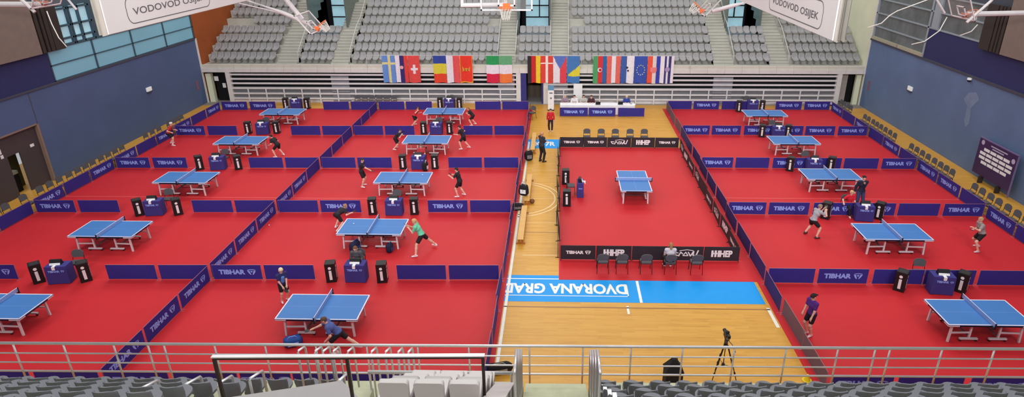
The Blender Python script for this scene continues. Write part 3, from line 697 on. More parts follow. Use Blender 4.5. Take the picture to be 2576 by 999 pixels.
def box_proto():
    t = thing('towel_box', '', 'box')
    MB().box(-0.19, 0.19, -0.19, 0.19, 0.0, 0.80).build('body', 'black', t, bevel=0.012)
    e = MB()
    for ux, O in (((1, 0, 0), (0, -0.193, 0)), ((0, 1, 0), (0.193, 0, 0)), ((-1, 0, 0), (0, 0.193, 0)), ((0, -1, 0), (-0.193, 0, 0))):
        O = Vector(O); u = Vector(ux); z = Vector((0, 0, 1))
        e.add([O + u * a + z * c for a, c in ((-0.05, 0.12), (0.05, 0.12), (0.045, 0.52), (-0.055, 0.52))], [(0, 1, 2, 3)])
        e.add([O + u * (0.06 * math.cos(PI * i / 6) - 0.01) + z * (0.62 + 0.06 * math.sin(PI * i / 6)) for i in range(12)], [tuple(range(12))])
    e.build('lettering', 'letter_white', t)
    MB().box(-0.14, 0.14, -0.14, 0.14, 0.80, 0.803).build('lid', mat_once('box_lid', (44, 40, 40)), t)
    return t
def chair_proto():
    t = thing('chair', '', 'chair'); n = 8
    b = MB(); pr = [(-0.2, -0.19), (0.2, -0.19), (0.22, 0.0), (0.2, 0.18), (-0.2, 0.18), (-0.22, 0.0)]; b.prism(pr, (0, 0, 0.43), (1, 0, 0), (0, 1, 0), 0.05); b.build('seat', 'charcoal', t, bevel=0.012)
    b = MB(); pr = [(-0.2, 0.0), (0.2, 0.0), (0.225, 0.2)] + [(0.19 * math.cos(PI * i / n), 0.24 + 0.07 * math.sin(PI * i / n)) for i in range(n + 1)] + [(-0.225, 0.2)]
    b.prism(pr, (0, 0.22, 0.58), (1, 0, 0), (0, 0.2, 0.98), 0.035); b.build('backrest', 'charcoal', t)
    for s in (-1, 1):
        MB().tube([(s * 0.22, -0.2, 0.0), (s * 0.215, -0.18, 0.44)], 0.012, 6).build('leg', 'chair_metal', t)
        MB().tube([(s * 0.23, 0.26, 0.0), (s * 0.215, 0.19, 0.44), (s * 0.2, 0.25, 0.64)], 0.012, 6).build('leg', 'chair_metal', t)
    b = MB(); b.tube([(-0.215, -0.18, 0.42), (0.215, -0.18, 0.42)], 0.011, 6); b.tube([(-0.215, 0.19, 0.42), (0.215, 0.19, 0.42)], 0.011, 6)
    for s in (-1, 1): b.tube([(s * 0.215, -0.18, 0.42), (s * 0.215, 0.19, 0.42)], 0.011, 6)
    b.build('seat_frame', 'chair_metal', t)
    return t
_first = {}
def put(kind, proto, loc, rz, label, group):
    if kind not in _first:
        o = proto(); _first[kind] = o; o.location = loc; o.rotation_euler.z = rz; o['label'] = label; o['group'] = group; return o
    return dup(_first[kind], loc, rz, label, group)
ZM = 0.0085
CN = {'L': 'column beside the left wall', 'M': 'column left of the walkway', 'R': 'right-hand column'}
DESKS = {'L5': (-19.1, 20.75), 'L4': (-19.1, 26.88), 'L3': (-19.1, 32.9), 'L2': (-19.4, 39.35), 'L1': (-19.5, 45.3), 'M5': (-7.75, 21.1), 'M4': (-7.75, 27.15), 'M3': (-7.85, 33.2), 'M2': (-8.02, 39.55), 'M1': (-8.15, 45.6),
         'R5': (14.15, 20.72), 'R4': (14.05, 26.95), 'R3': (14.0, 33.1), 'R2': (13.95, 39.15), 'R1': (14.1, 45.55)}
BOXES = {'L5': (-20.0, 20.7, -18.25, 20.85, 42), 'L4': (-19.85, 26.78, -18.05, 26.9, 40), 'L3': (-20.15, 32.82, -18.0, 32.9, 36), 'L2': (-20.4, 39.4, -18.55, 39.5, 10), 'L1': (-20.35, 45.5, -18.75, 45.5, 8),
         'M5': (-8.72, 21.05, -6.75, 21.05, 12), 'M4': (-8.8, 27.15, -6.82, 27.2, 10), 'M3': (-8.75, 33.18, -6.95, 33.22, 8), 'M2': (-8.85, 39.55, -7.15, 39.6, 5), 'M1': (-8.85, 45.7, -7.4, 45.7, 5),
         'R5': (12.78, 20.85, 15.0, 20.8, -38), 'R4': (12.42, 27.1, 14.85, 27.12, -34), 'R3': (12.8, 33.25, 15.05, 33.3, -24), 'R2': (13.0, 39.3, 14.65, 39.3, -15), 'R1': (13.05, 45.2, 14.75, 45.3, -12)}
UCH = {'L5': (-18.95, 21.42, 8), 'L4': (-18.9, 27.65, 10), 'L3': (-19.05, 33.5, 0), 'L2': (-19.45, 39.9, 0), 'M5': (-7.85, 21.75, 0), 'M4': (-7.8, 27.75, 0), 'M3': (-7.8, 33.85, 0), 'M2': (-7.95, 40.1, 0), 'M1': (-8.05, 46.1, 0),
       'R5': (13.75, 21.4, -8), 'R4': (13.55, 27.6, 0), 'R3': (13.8, 33.75, 0), 'R2': (13.8, 39.8, 0), 'R1': (13.85, 46.1, 0)}
RI = {'5': 'nearest', '4': 'second', '3': 'third', '2': 'fourth', '1': 'farthest'}
for k, (x, y) in DESKS.items():
    ph = '%s row, %s' % (RI[k[1]], CN[k[0]]); slant = {'L': 8, 'M': 0, 'R': -6}[k[0]]
    put('desk', desk_proto, (x, y, ZM if y < 45.4 else 0), R(slant), 'blue cloth-covered umpire desk, %s' % ph, 'blue umpire desks')
    put('score', score_proto, (x + (0.0 if k[0] != 'L' else -0.05), y, 0.752 + ZM), R(slant), 'flip scoreboard on the umpire desk, %s' % ph, 'flip scoreboards')
    a = BOXES[k]
    for q, (bx, by, nm) in enumerate(((a[0], a[1], 'left'), (a[2], a[3], 'right'))):
        if k == 'L1' and q == 1: pass
        put('box', box_proto, (bx, by, ZM if by < 45.45 else 0), R(a[4] + (0 if q == 0 else -4)), 'black towel box, %s of the desk, %s' % (nm, ph), 'black towel boxes')
    if k in UCH:
        c = UCH[k]; put('chair', chair_proto, (c[0], c[1], ZM if c[1] < 45 else 0), R(c[2]), 'dark chair behind the umpire desk, %s' % ph, 'umpire chairs')
# lone court: two boxes, slim blue stand, chair
put('box', box_proto, (0.36, 31.1, ZM), R(2), 'black towel box of the lone court, farther of the two', 'black towel boxes')
put('box', box_proto, (0.4, 28.3, ZM), R(-2), 'black towel box of the lone court, nearer of the two', 'black towel boxes')
put('chair', chair_proto, (0.62, 29.75, ZM), R(90), 'dark chair between the two towel boxes on the lone court', 'umpire chairs')
t = thing('umpire_desk', 'narrow blue cloth-covered umpire stand on the lone court', 'desk', (1.08, 29.55, ZM), R(90))
b = MB(); b.hexa([(-0.36, -0.17, 0.01), (0.36, -0.17, 0.01), (0.36, 0.17, 0.01), (-0.36, 0.17, 0.01), (-0.34, -0.16, 0.76), (0.34, -0.16, 0.76), (0.34, 0.16, 0.76), (-0.34, 0.16, 0.76)]); b.build('cloth_cover', 'desk_cloth', t)
b = MB(); add_text(b, 'TIBHAR', 0.2, 0.06, (-0.365, 0, 0.5), (0, -1, 0), (0, 0, 1), bold=0.05); b.build('lettering', 'letter_blue', t)
put('score', score_proto, (1.08, 29.55, 0.762 + ZM), R(90), 'flip scoreboard on the narrow umpire stand of the lone court', 'flip scoreboards')
# rows of chairs
for i, x in enumerate((1.73, 2.62, 3.5, 4.42, 5.3)): put('chair', chair_proto, (x, 37.75, 0), 0, 'black chair behind far black barrier, %s from left' % ORD[i], 'chairs at the far end of the lone court')
for i, x in enumerate((1.75, 2.5, 3.44, 4.38, 5.4)): put('chair', chair_proto, (x, 22.0, ZM), PI, 'black chair before near black barrier, %s from left' % ORD[i], 'chairs at the near end of the lone court')
RC = [45.4, 44.85, 44.25, 43.75, 41.55, 41.0, 40.35, 39.8, 39.25, 38.65, 38.05, 37.45, 35.45, 34.85, 34.25, 33.65, 33.0, 32.4, 31.85, 31.3, 29.35, 28.75, 28.1, 27.5, 26.85, 26.2, 25.6, 24.9, 24.3]
for i, y in enumerate(RC): put('chair', chair_proto, (20.2, y, 0), R(-90), 'dark chair along right wall, %s from the far end' % (ORD[i] if i < 28 else 'very last'), 'dark chairs along the right wall')
LC = [25.5, 26.0, 27.05, 28.1, 28.75, 29.4, 30.1, 30.75, 31.35, 31.9, 32.6, 33.2, 33.8, 34.4, 36.7, 37.4, 38.1, 39.2, 39.7, 40.2, 40.7]
for i, y in enumerate(LC): put('chair', chair_proto, (-25.27, y, 0), R(90), 'dark chair along left wall, %s from the near end' % ORD[i], 'dark chairs along the left wall')
for i in range(6): put('chair', chair_proto, (-15.15 + 0.55 * i, 45.95, 0), 0, 'dark chair by the folded bleacher, %s from left' % ORD[i], 'dark chairs against the bleacher')
put('chair', chair_proto, (-1.95, 43.1, 0), R(-35), 'dark chair standing alone on the wood beside the far court corner', 'lone chair')
# rotate convention: chair faces -Y locally (front), backrest at +Y

# ------------------------------------------------------------------ benches, bags, balls
def bench(x, y, L, rz, lab):
    t = thing('gym_bench', lab, 'bench', (x, y, 0), rz, 'low wooden gym benches')
    MB().box(-L / 2, L / 2, -0.13, 0.13, 0.27, 0.31).build('seat_board', 'bench_wood', t, bevel=0.008)
    MB().box(-L / 2 + 0.15, L / 2 - 0.15, -0.03, 0.03, 0.12, 0.27).build('beam', 'bench_wood', t)
    for s in (-1, 1):
        b = MB(); b.box(s * (L / 2 - 0.2) - 0.04, s * (L / 2 - 0.2) + 0.04, -0.11, 0.11, 0.03, 0.27); b.box(s * (L / 2 - 0.2) - 0.05, s * (L / 2 - 0.2) + 0.05, -0.2, 0.2, 0, 0.05); b.build('leg', 'bench_end', t)
bench(-1.62, 25.8, 3.5, R(90), 'low wooden bench nearest the blue painted band')
bench(-1.55, 29.9, 3.5, R(90), 'low wooden bench between the bags and the standing man')
bench(-1.58, 37.3, 3.3, R(90), 'low wooden bench behind the man in dark clothes')
def bag(name, lab, loc, rz, L, D, H, m, m2=None):
    t = thing(name, lab, 'bag', loc, rz)
    b = MB(); n = 12; k = 8
    b.sphere((0, 0, H / 2), 1.0, n, k, sc=(L / 2, D / 2, H / 2))
    for i, v in enumerate(b.v):
        x, y, z = v[0] / (L / 2), v[1] / (D / 2), (v[2] - H / 2) / (H / 2)
        def sq(a): return math.copysign(abs(a) ** 0.6, a)
        w = 1 + 0.06 * math.sin(9 * x + 5 * y + 3 * z)
        b.v[i] = (sq(x) * L / 2 * w, sq(y) * D / 2 * w, H / 2 + sq(z) * H / 2 * (0.98 if z < 0 else w * 0.95))
    b.build('body', m, t, smooth=True)
    MB().tube([(-L * 0.25, -D * 0.2, H * 0.9), (-L * 0.15, -D * 0.2, H * 1.15), (L * 0.15, -D * 0.2, H * 1.15), (L * 0.25, -D * 0.2, H * 0.9)], 0.014, 6).build('handle', m2 or m, t, smooth=True)
    MB().box(-L * 0.28, L * 0.28, -D * 0.52, -D * 0.44, H * 0.25, H * 0.6).build('pocket', m2 or m, t, bevel=0.01)
    return t
bag('sports_bag', 'black and grey rucksack on the wood by the bench end', (-1.75, 34.6, 0), R(20), 0.5, 0.34, 0.62, 'black_cloth', 'bag_grey')
bag('sports_bag', 'black rucksack with white cloth on the bench by the court fence', (-1.72, 28.75, 0.312), R(-15), 0.5, 0.3, 0.6, 'black_cloth', 'paper')
bag('sports_bag', 'black bag with a pale stripe beside the bench end', (-1.98, 27.7, 0.0), R(10), 0.62, 0.24, 0.36, 'black_cloth', 'bag_grey')
bag('sports_bag', 'dark navy bag at the left legs of the second walkway-side table', (-8.5, 23.35, ZM), R(70), 0.55, 0.3, 0.5, 'bag_navy', 'bag_blue')
bag('sports_bag', 'dark bag with blue base near the right legs of the second walkway-side table', (-7.05, 23.35, ZM), R(80), 0.36, 0.26, 0.42, 'bag_navy', 'bag_blue')
bag('sports_bag', 'blue bag on the mat before the nearest walkway-side table', (-8.62, 16.95, ZM), R(25), 0.6, 0.36, 0.34, 'bag_blue', 'letter_blue')
bag('sports_bag', 'black bag with a white top leaning on the umpire desk, third row', (-7.42, 32.78, ZM), R(80), 0.36, 0.3, 0.55, 'black_cloth', 'paper')
bag('sports_bag', 'black bag with a pale patch by the near end of the walkway', (-1.8, 15.75, 0), R(15), 0.9, 0.3, 0.34, 'black_cloth', 'sill')
t = tag(MB().sphere((0, 0, 0.12), 0.12, 14, 10).build('leather_ball', 'ballbrown', smooth=True), 'brown ball lying on the wood beside the bench', 'ball'); t.location = (-1.3, 28.5, 0)
for x, y, z, m, lab in ((-8.81, 24.4, 0.80, 'ball', 'white ball in the air over the second walkway-side table'), (-7.0, 30.18, 0.80, 'ball', 'white ball over the third walkway-side table'),
                        (-13.2, 25.75, 0.03, 'ball', 'white ball on the mat beside the dividing barrier'), (-24.3, 35.05, 0.03, 'ball_o', 'orange ball on the mat near the left barrier'), (-8.75, 16.3, 0.03, 'ball', 'white ball on the mat by the blue bag')):
    o = MB().sphere((0, 0, 0), 0.026, 10, 8).build('table_tennis_ball', m, smooth=True); o.location = (x, y, z + 0.004); tag(o, lab, 'ball')
t = thing('floor_cone', 'small yellow marker by the right corner of the walkway', 'marker', (7.5, 15.6, 0)); MB().cyl((0, 0, 0.02), (0, 0, 0.22), 0.1, 0.03, 14).build('cone', 'yellow', t, smooth=False); MB().cyl((0, 0, 0), (0, 0, 0.025), 0.14, n=16).build('base', 'yellow', t)

# ------------------------------------------------------------------ officials' table, signs, board
t = thing('officials_table', 'long white-covered officials table before the right bleacher', 'table', (2.7, 44.3, 0))
b = MB(); b.box(-2.65, 2.65, -0.38, 0.38, 0.73, 0.76); b.box(-2.65, 2.65, -0.39, -0.37, 0.1, 0.76); b.build('tablecloth', 'paper', t)
for s in (-1, 0, 1):
    for q in (-1, 1): MB().cyl((s * 2.5, q * 0.3, 0), (s * 2.5, q * 0.3, 0.73), 0.02, n=6).build('leg', 'chair_metal', t)
for i, (a, c, lt) in enumerate(((0.02, 2.02, 1), (2.08, 3.98, 1), (4.15, 6.02, 0))):
    panel((a + c) / 2, 43.68, 0, c - a, '%s navy panel before the officials table, %s from left' % (kind_of(lt), ORD[i]), LET_BLUE if lt else None)
def laptop(x, y, rz, lab, z=0.762):
    t = thing('laptop', lab, 'laptop', (x, y, z), rz)
    MB().box(-0.17, 0.17, -0.12, 0.12, 0, 0.02).build('keyboard_base', 'black', t); b = MB(); b.hexa([(-0.17, 0.12, 0.01), (0.17, 0.12, 0.01), (0.17, 0.135, 0.01), (-0.17, 0.135, 0.01), (-0.17, 0.2, 0.24), (0.17, 0.2, 0.24), (0.17, 0.215, 0.24), (-0.17, 0.215, 0.24)]); b.build('screen', 'black', t)
laptop(2.75, 44.25, R(180), 'open black laptop on the officials table beside the dark-haired person'); laptop(4.35, 44.3, R(180), 'black laptop on the officials table left of the person in blue')
t = thing('paper_stack', 'small white cards on the right end of the officials table', 'paper', (5.1, 44.2, 0.762)); MB().box(-0.3, 0.3, -0.15, 0.15, 0, 0.03).build('sheet', 'paper', t); MB().box(-0.08, 0.08, -0.03, 0.03, 0.03, 0.10).build('cup', mat_once('grey_cup', (150, 156, 150)), t, bevel=0.01)
t = thing('display_stand', 'tall white display stand behind the officials table', 'stand', (1.35, 45.9, 0)); MB().box(-0.32, 0.32, -0.04, 0.04, 0.5, 1.85).build('board', 'paper', t); MB().box(-0.25, 0.25, -0.2, 0.2, 0, 0.04).build('foot', 'rail_white', t); MB().cyl((0, 0.05, 0.02), (0, 0.05, 0.6), 0.03, n=8).build('pole', 'rail_white', t)
t = thing('roll_up_banner', 'narrow white roll-up banner with a blue top by the tunnel', 'banner', (-0.62, 45.3, 0)); b = MB(); b.box(-0.22, 0.22, -0.01, 0.01, 0.06, 1.5, 0); b.box(-0.22, 0.22, -0.01, 0.01, 1.5, 1.85, 1); b.box(-0.06, 0.06, -0.014, -0.01, 0.85, 0.98, 2); b.box(-0.12, 0.12, -0.014, -0.01, 1.25, 1.35, 2); b.build('sheet', ['paper', mat_once('banner_blue', (96, 150, 190)), mat_once('banner_print', (120, 124, 130))], t); MB().box(-0.24, 0.24, -0.1, 0.1, 0, 0.06).build('foot', 'black', t, bevel=0.01)
t = thing('name_board', 'purple board with rows of white name tags leaning at the right wall', 'board', (22.2, 30.95, 0), R(-90))
MB().box(-1.5, 1.5, -0.02, 0.02, 0.38, 2.28).build('board', 'purple', t)
b = MB()
b.box(-1.53, 1.53, -0.03, 0.03, 2.26, 2.31); b.box(1.49, 1.54, -0.03, 0.03, 0.1, 2.3); b.build('rim', mat_once('board_rim', (120, 106, 150)), t)
b = MB()
for j, (n, z, x0) in enumerate(((4, 1.70, -1.0), (5, 1.47, -1.25), (5, 1.24, -1.25), (4, 1.01, -1.0))):
    for i in range(n): b.box(x0 + i * 0.52, x0 + i * 0.52 + 0.46, -0.026, -0.02, z, z + 0.15)
b.build('name_tag', 'paper', t)
b = MB(); add_text(b, 'TOURNAMENT', 1.1, 0.1, (0.1, -0.022, 2.08), bold=0.03) if False else None
for x0, x1, z, h in ((-0.55, 0.75, 2.06, 0.06), (-0.4, 0.5, 1.94, 0.06)): b.box(x0, x1, -0.023, -0.02, z, z + h)
for x, z in ((-1.2, 2.08), (1.25, 1.9)):
    b.add([(x + 0.13 * math.cos(2 * PI * i / 12), -0.023, z + 0.13 * math.sin(2 * PI * i / 12)) for i in range(12)], [tuple(range(12))])
b.build('print', mat_once('board_print', (190, 178, 206)), t)
b = MB()
for x in (-0.7, 0.7): b.box(x - 0.04, x + 0.04, -0.12, 0.12, 0.0, 0.4)
b.build('foot', 'brown_dark', t)

# ------------------------------------------------------------------ flags
def flag(x0, x1, lab, stripes, extra=None, vert=True):
    """hanging cloth: stripes = [(fraction, colour)] left-to-right (vert) or top-to-bottom"""
    w = x1 - x0; h = 2.03; t = thing('flag', lab, 'flag', ((x0 + x1) / 2, 46.94, 1.66), 0, 'national flags on the far stand')
    mats = []; b = MB(); NX = 20; NZ = 24
    def pt(u, v): return ((u - 0.5) * w, 0.035 * math.sin(u * 9 + x0) * (1 - 0.7 * v) - 0.02, v * h + 0.02 * math.sin(u * 7 + x0) * (1 - v))
    cols = []
    def ci(c):
        if c not in cols: cols.append(c)
        return cols.index(c)
    for i in range(NX):
        for j in range(NZ):
            u = (i + 0.5) / NX; v = (j + 0.5) / NZ; f = u if vert else 1 - v; a = 0; c = stripes[-1][1]
            for fr, cc in stripes:
                if f < a + fr + 1e-6: c = cc; break
                a += fr
            if extra:
                q = extra(u, v, c)
                if q: c = q
            b.add([pt(i / NX, j / NZ), pt((i + 1) / NX, j / NZ), pt((i + 1) / NX, (j + 1) / NZ), pt(i / NX, (j + 1) / NZ)], [(0, 1, 2, 3)], ci(c))
    b.build('cloth', [cmat(c) for c in cols], t, smooth=True)
    MB().cyl((-w / 2, 0, h + 0.01), (w / 2, 0, h + 0.01), 0.012, n=6).build('hem_rod', 'rail_white', t)
    return t
def overlay(t, fn, col):
    b = MB(); fn(b); b.build('emblem', cmat(col), t)
def disc(b, x, z, r, y=-0.062, n=16): b.add([(x + r * math.cos(2 * PI * i / n), y, z + r * math.sin(2 * PI * i / n)) for i in range(n)], [tuple(range(n))])
WHT = (236, 228, 236); RED = (226, 70, 62); BLU = (52, 74, 160)
def cross(cu, cv, wu, wv, c): return lambda u, v, k: c if abs(u - cu) < wu or abs(v - cv) < wv else None
flag(-13.24, -12.27, 'light blue flag with a pale yellow cross', [(1, (104, 146, 212))], cross(0.55, 0.72, 0.1, 0.045, (222, 214, 150)))
t = flag(-12.25, -11.32, 'flag with white, dark blue and red upright stripes and a small shield', [(0.36, WHT), (0.32, (56, 44, 110)), (0.32, RED)]); overlay(t, lambda b: disc(b, 0.0, 1.15, 0.13), (236, 176, 176))
flag(-11.3, -10.42, 'red flag with a thick white cross', [(1, (226, 78, 74))], lambda u, v, k: WHT if (abs(u - 0.5) < 0.11 and abs(v - 0.5) < 0.17) or (abs(u - 0.5) < 0.30 and abs(v - 0.5) < 0.06) else None)
flag(-9.41, -8.45, 'flag with blue over yellow over red bands', [(0.31, BLU), (0.34, (222, 208, 64)), (0.35, (232, 70, 44))], None, False)
flag(-8.43, -7.45, 'flag half white half red', [(0.5, WHT), (0.5, (230, 88, 90))])
t = flag(-7.43, -6.48, 'red flag with a gold hem and gold eagle emblem', [(1, (236, 60, 44))], lambda u, v, k: (232, 160, 60) if u < 0.05 or u > 0.93 or v < 0.06 else None)
overlay(t, lambda b: (disc(b, 0, 1.0, 0.13), b.add([(-0.3, -0.062, 1.25), (-0.05, -0.062, 0.95), (-0.28, -0.062, 0.85)], [(0, 1, 2)]), b.add([(0.3, -0.062, 1.25), (0.28, -0.062, 0.85), (0.05, -0.062, 0.95)], [(0, 1, 2)])), (222, 150, 60))
flag(-5.45, -4.51, 'flag with green over white over crimson bands', [(0.32, (44, 156, 88)), (0.35, WHT), (0.33, (214, 40, 72))], None, False)
flag(-4.49, -3.53, 'flag with pale green over white over orange bands', [(0.35, (104, 172, 124)), (0.33, WHT), (0.32, (240, 126, 64))], None, False)
flag(-2.38, -1.43, 'flag with black, red and yellow upright stripes', [(0.32, (52, 44, 48)), (0.34, (204, 44, 44)), (0.34, (238, 208, 50))])
flag(-1.41, -0.5, 'red flag with a slim white cross', [(1, (222, 72, 60))], cross(0.5, 0.73, 0.1, 0.04, (248, 232, 226)))
flag(-0.48, 0.51, 'white and red flag with a blue wedge at the top', [(0.5, WHT), (0.5, (226, 70, 84))], lambda u, v, k: (92, 120, 196) if v > 0.5 and abs(u - 0.5) < (v - 0.5) * 1.05 else None)
flag(0.55, 1.49, 'blue flag with a yellow triangle', [(1, (72, 124, 188))], lambda u, v, k: (228, 214, 62) if 0.27 < v < 0.27 + 0.4 * u and u > 0.1 else None)
t = flag(2.48, 3.47, 'flag with green, red and blue upright stripes and a crescent', [(0.34, (82, 160, 104)), (0.34, (222, 54, 58)), (0.32, (52, 104, 168))]); overlay(t, lambda b: disc(b, 0, 1.0, 0.17), WHT); overlay(t, lambda b: disc(b, 0.03, 1.0, 0.11, -0.064), (200, 30, 44))
flag(3.49, 4.5, 'flag with red, white and red upright stripes', [(0.34, (228, 104, 94)), (0.32, WHT), (0.34, (228, 104, 94))])
t = flag(4.52, 5.5, 'flag half blue half white with a small dark emblem', [(0.45, (64, 94, 164)), (0.55, WHT)]); overlay(t, lambda b: (disc(b, -0.02, 1.18, 0.08), disc(b, 0.05, 0.95, 0.07)), (44, 44, 66))
t = flag(5.52, 6.47, 'blue flag with a ring of small stars', [(1, (58, 82, 170))])
overlay(t, lambda b: [disc(b, 0.29 * math.cos(2 * PI * i / 12), 1.0 + 0.36 * math.sin(2 * PI * i / 12), 0.045, n=5) for i in range(12)], (206, 206, 170))
t = flag(6.49, 7.41, 'flag with red, white and blue upright stripes and a pink shield', [(0.38, (232, 88, 66)), (0.3, (228, 212, 206)), (0.32, (58, 66, 172))]); overlay(t, lambda b: b.add([(-0.26, -0.062, 1.2), (0.22, -0.062, 1.2), (0.22, -0.062, 0.9), (-0.02, -0.062, 0.75), (-0.26, -0.062, 0.9)], [(0, 4, 3, 2, 1)]), (234, 130, 128))
t = flag(7.43, 8.42, 'white flag with two dark blue stripes and a mauve emblem', [(0.3, WHT), (0.16, (58, 60, 120)), (0.16, WHT), (0.16, (58, 60, 120)), (0.22, WHT)]); overlay(t, lambda b: disc(b, 0.03, 1.05, 0.18), (176, 150, 196))
t = thing('flag_rope', 'thin cord carrying the flags across the far stand', 'cord', (-2.4, 46.92, 3.69)); MB().tube([(-12, 0, 0), (12, 0, 0)], 0.01, 6).build('rope', 'rail_white', t)
for x in (-12, -4, 4, 12):
    b = MB(); b.cyl((x, 0, -0.9), (x, 0, 0.02), 0.02, n=6); b.box(x - 0.02, x + 0.02, 0, 0.16, -0.9, -0.85); b.build('post', 'rail_white', t)

# ------------------------------------------------------------------ hanging curtains, hoops, cables
def curtain(x, s, lab):
    t = thing('divider_curtain', lab, 'curtain', (x, 14.0 if s < 0 else 14.65, 10.36)); L = 26.0
    b = MB(); b.box(min(0, -0.03 * s), max(0, -0.03 * s), 0.1, L, 0.0, 2.6); b.build('front_sheet', 'curtain', t)
    for i in range(6):
        o = -s * (0.04 + (0.035 if s < 0 else 0.018) * i); z = 0.02 * ((i * 7) % 3) - 0.02; y = 0.04 * ((i * 5) % 4)
        f = MB(); f.add([(o, y - 0.05, z), (o + 0.02 * math.sin(i), y - 0.02, 1.3), (o, y - 0.05, 2.6), (o, L, 2.6), (o, L, z)], [(0, 1, 2, 3, 4)]); f.add([(o - s * 0.02, y - 0.05, z), (o - s * 0.02, L, z), (o - s * 0.02, L, 2.6), (o - s * 0.02, y - 0.05, 2.6)], [(0, 1, 2, 3)]); f.add([(o, y - 0.05, z), (o, L, z), (o - s * 0.02, L, z), (o - s * 0.02, y - 0.05, z)], [(0, 1, 2, 3)])
        f.build('fold', mat_once('curtain_fold_%d' % (i % 2), ((224, 218, 208), (186, 182, 178))[i % 2]), t)  # alternate folds coloured darker, painting the shade between them
    ux = (0, s, 0) if s > 0 else (0, -1, 0)
    yc = 2.85 if s > 0 else 2.75
    e = MB(); O = Vector((0.004 * s, yc, 0.42)); u = Vector((0, 1 if s > 0 else -1, 0)); z = Vector((0, 0, 1))
    add_text(e, 'VODOVOD OSIJEK', 3.4, 0.22, O - z * 0.06, u, z, bold=0.008)
    w2, h2, rr, th = 1.95, 0.32, 0.22, 0.022; pts = []
    for cx, cz, a0 in ((w2 - rr, h2 - rr, 0), (-w2 + rr, h2 - rr, 90), (-w2 + rr, -h2 + rr, 180), (w2 - rr, -h2 + rr, 270)):
        for i in range(7): a = R(a0 + 15 * i); pts.append((cx, cz, math.cos(a), math.sin(a)))
    n = len(pts)
    for i in range(n):
        a = pts[i]; c = pts[(i + 1) % n]
        e.add([O + u * (a[0] + a[2] * rr) + z * (a[1] + a[3] * rr), O + u * (c[0] + c[2] * rr) + z * (c[1] + c[3] * rr), O + u * (c[0] + c[2] * (rr - th)) + z * (c[1] + c[3] * (rr - th)), O + u * (a[0] + a[2] * (rr - th)) + z * (a[1] + a[3] * (rr - th))], [(0, 1, 2, 3)])
    e.build('lettering', 'curtain_print', t)
    return t
curtain(-10.5, 1, 'raised white divider curtain with grey framed lettering, left of the hall'); curtain(5.9, -1, 'raised white divider curtain with grey framed lettering, right of the hall')
def hoop(lab, loc, ex, ez, arms):
    """board in the local ex/ez plane, rim towards the normal"""
    ex = Vector(ex).normalized(); ez = Vector(ez).normalized(); ey = ez.cross(ex).normalized()   # rim along -ey
    t = thing('basketball_hoop', lab, 'basketball hoop', (0, 0, 0), 0, 'folded-up basketball hoops')
    t.matrix_world = Matrix(((ex.x, ey.x, ez.x, loc[0]), (ex.y, ey.y, ez.y, loc[1]), (ex.z, ey.z, ez.z, loc[2]), (0, 0, 0, 1)))
    Mi = t.matrix_world.inverted()
    b = MB(); fw = 0.05
    b.box(-0.9, 0.9, -0.02, 0.02, 0.0, fw); b.box(-0.9, 0.9, -0.02, 0.02, 1.05 - fw, 1.05); b.box(-0.9, -0.9 + fw, -0.02, 0.02, 0, 1.05); b.box(0.9 - fw, 0.9, -0.02, 0.02, 0, 1.05)
    for a, c, z0, z1 in ((-0.3, -0.25, 0.15, 0.6), (0.25, 0.3, 0.15, 0.6), (-0.3, 0.3, 0.15, 0.2), (-0.3, 0.3, 0.55, 0.6)): b.box(a, c, -0.022, 0.022, z0, z1)
    b.build('backboard_frame', 'hoop_white', t)
    MB().box(-0.86, 0.86, -0.006, 0.006, 0.04, 1.01).build('backboard_pane', 'clear', t)
    b = MB(); b.torus((0, -0.40, 0.15), 0.23, 0.016, 24, 8); b.box(-0.1, 0.1, -0.19, -0.02, 0.05, 0.16); b.box(-0.12, 0.12, -0.06, -0.02, 0.0, 0.25); b.build('rim', 'hoop_orange', t)
    b = MB()
    for i in range(12):
        a = 2 * PI * i / 12; c = a + PI / 12
        for q in (0, 1):
            a2 = a + (2 * PI / 12) * (q - 0.5); b.tube([(0.22 * math.cos(a), -0.40 + 0.22 * math.sin(a), 0.14), (0.17 * math.cos(a2), -0.40 + 0.17 * math.sin(a2), -0.06), (0.12 * math.cos(a), -0.40 + 0.12 * math.sin(a), -0.26)], 0.006, 4)
    b.build('net', 'hoop_net', t)
    for pts, r in arms: MB().tube([Mi @ Vector(p) for p in pts], r, 8).build('arm', 'hoop_white', t)
    return t
hoop('folded basketball hoop hanging before the left part of the far stand', (-11.05, 29.25, 8.18), (0, 1, 0), (-0.62, 0, 0.785), [([(-11.4, 29.3, 8.5), (-12.6, 29.35, 9.0), (-14.6, 29.4, 9.7), (-15.2, 29.4, 13.2)], 0.09), ([(-11.6, 29.0, 8.75), (-12.4, 29.0, 9.9), (-13.0, 29.0, 11.5)], 0.11), ([(-11.4, 29.6, 8.5), (-13.2, 29.6, 9.05), (-14.6, 29.5, 9.4)], 0.025)])
hoop('folded basketball hoop hanging before the right part of the far stand', (6.43, 30.0, 8.88), (0, -1, 0), (0.66, 0, 0.75), [([(6.9, 29.9, 9.0), (7.8, 29.9, 9.25), (9.6, 29.9, 9.7), (10.2, 29.9, 13.2)], 0.09), ([(7.1, 29.9, 9.6), (7.6, 29.9, 10.4), (8.2, 29.9, 12)], 0.08)])
hoop('basketball hoop at the top centre before the middle gangway', (-1.85, 22.6, 9.93), (1, 0, 0), (0, 0, 1), [([(-3.4, 22.7, 10.1), (-1.9, 22.7, 10.12)], 0.07), ([(-1.9, 22.64, 10.4), (-1.9, 22.7, 10.1), (-1.9, 23.4, 13.2)], 0.07), ([(-3.4, 22.7, 10.05), (-3.4, 22.9, 13.2)], 0.06)])
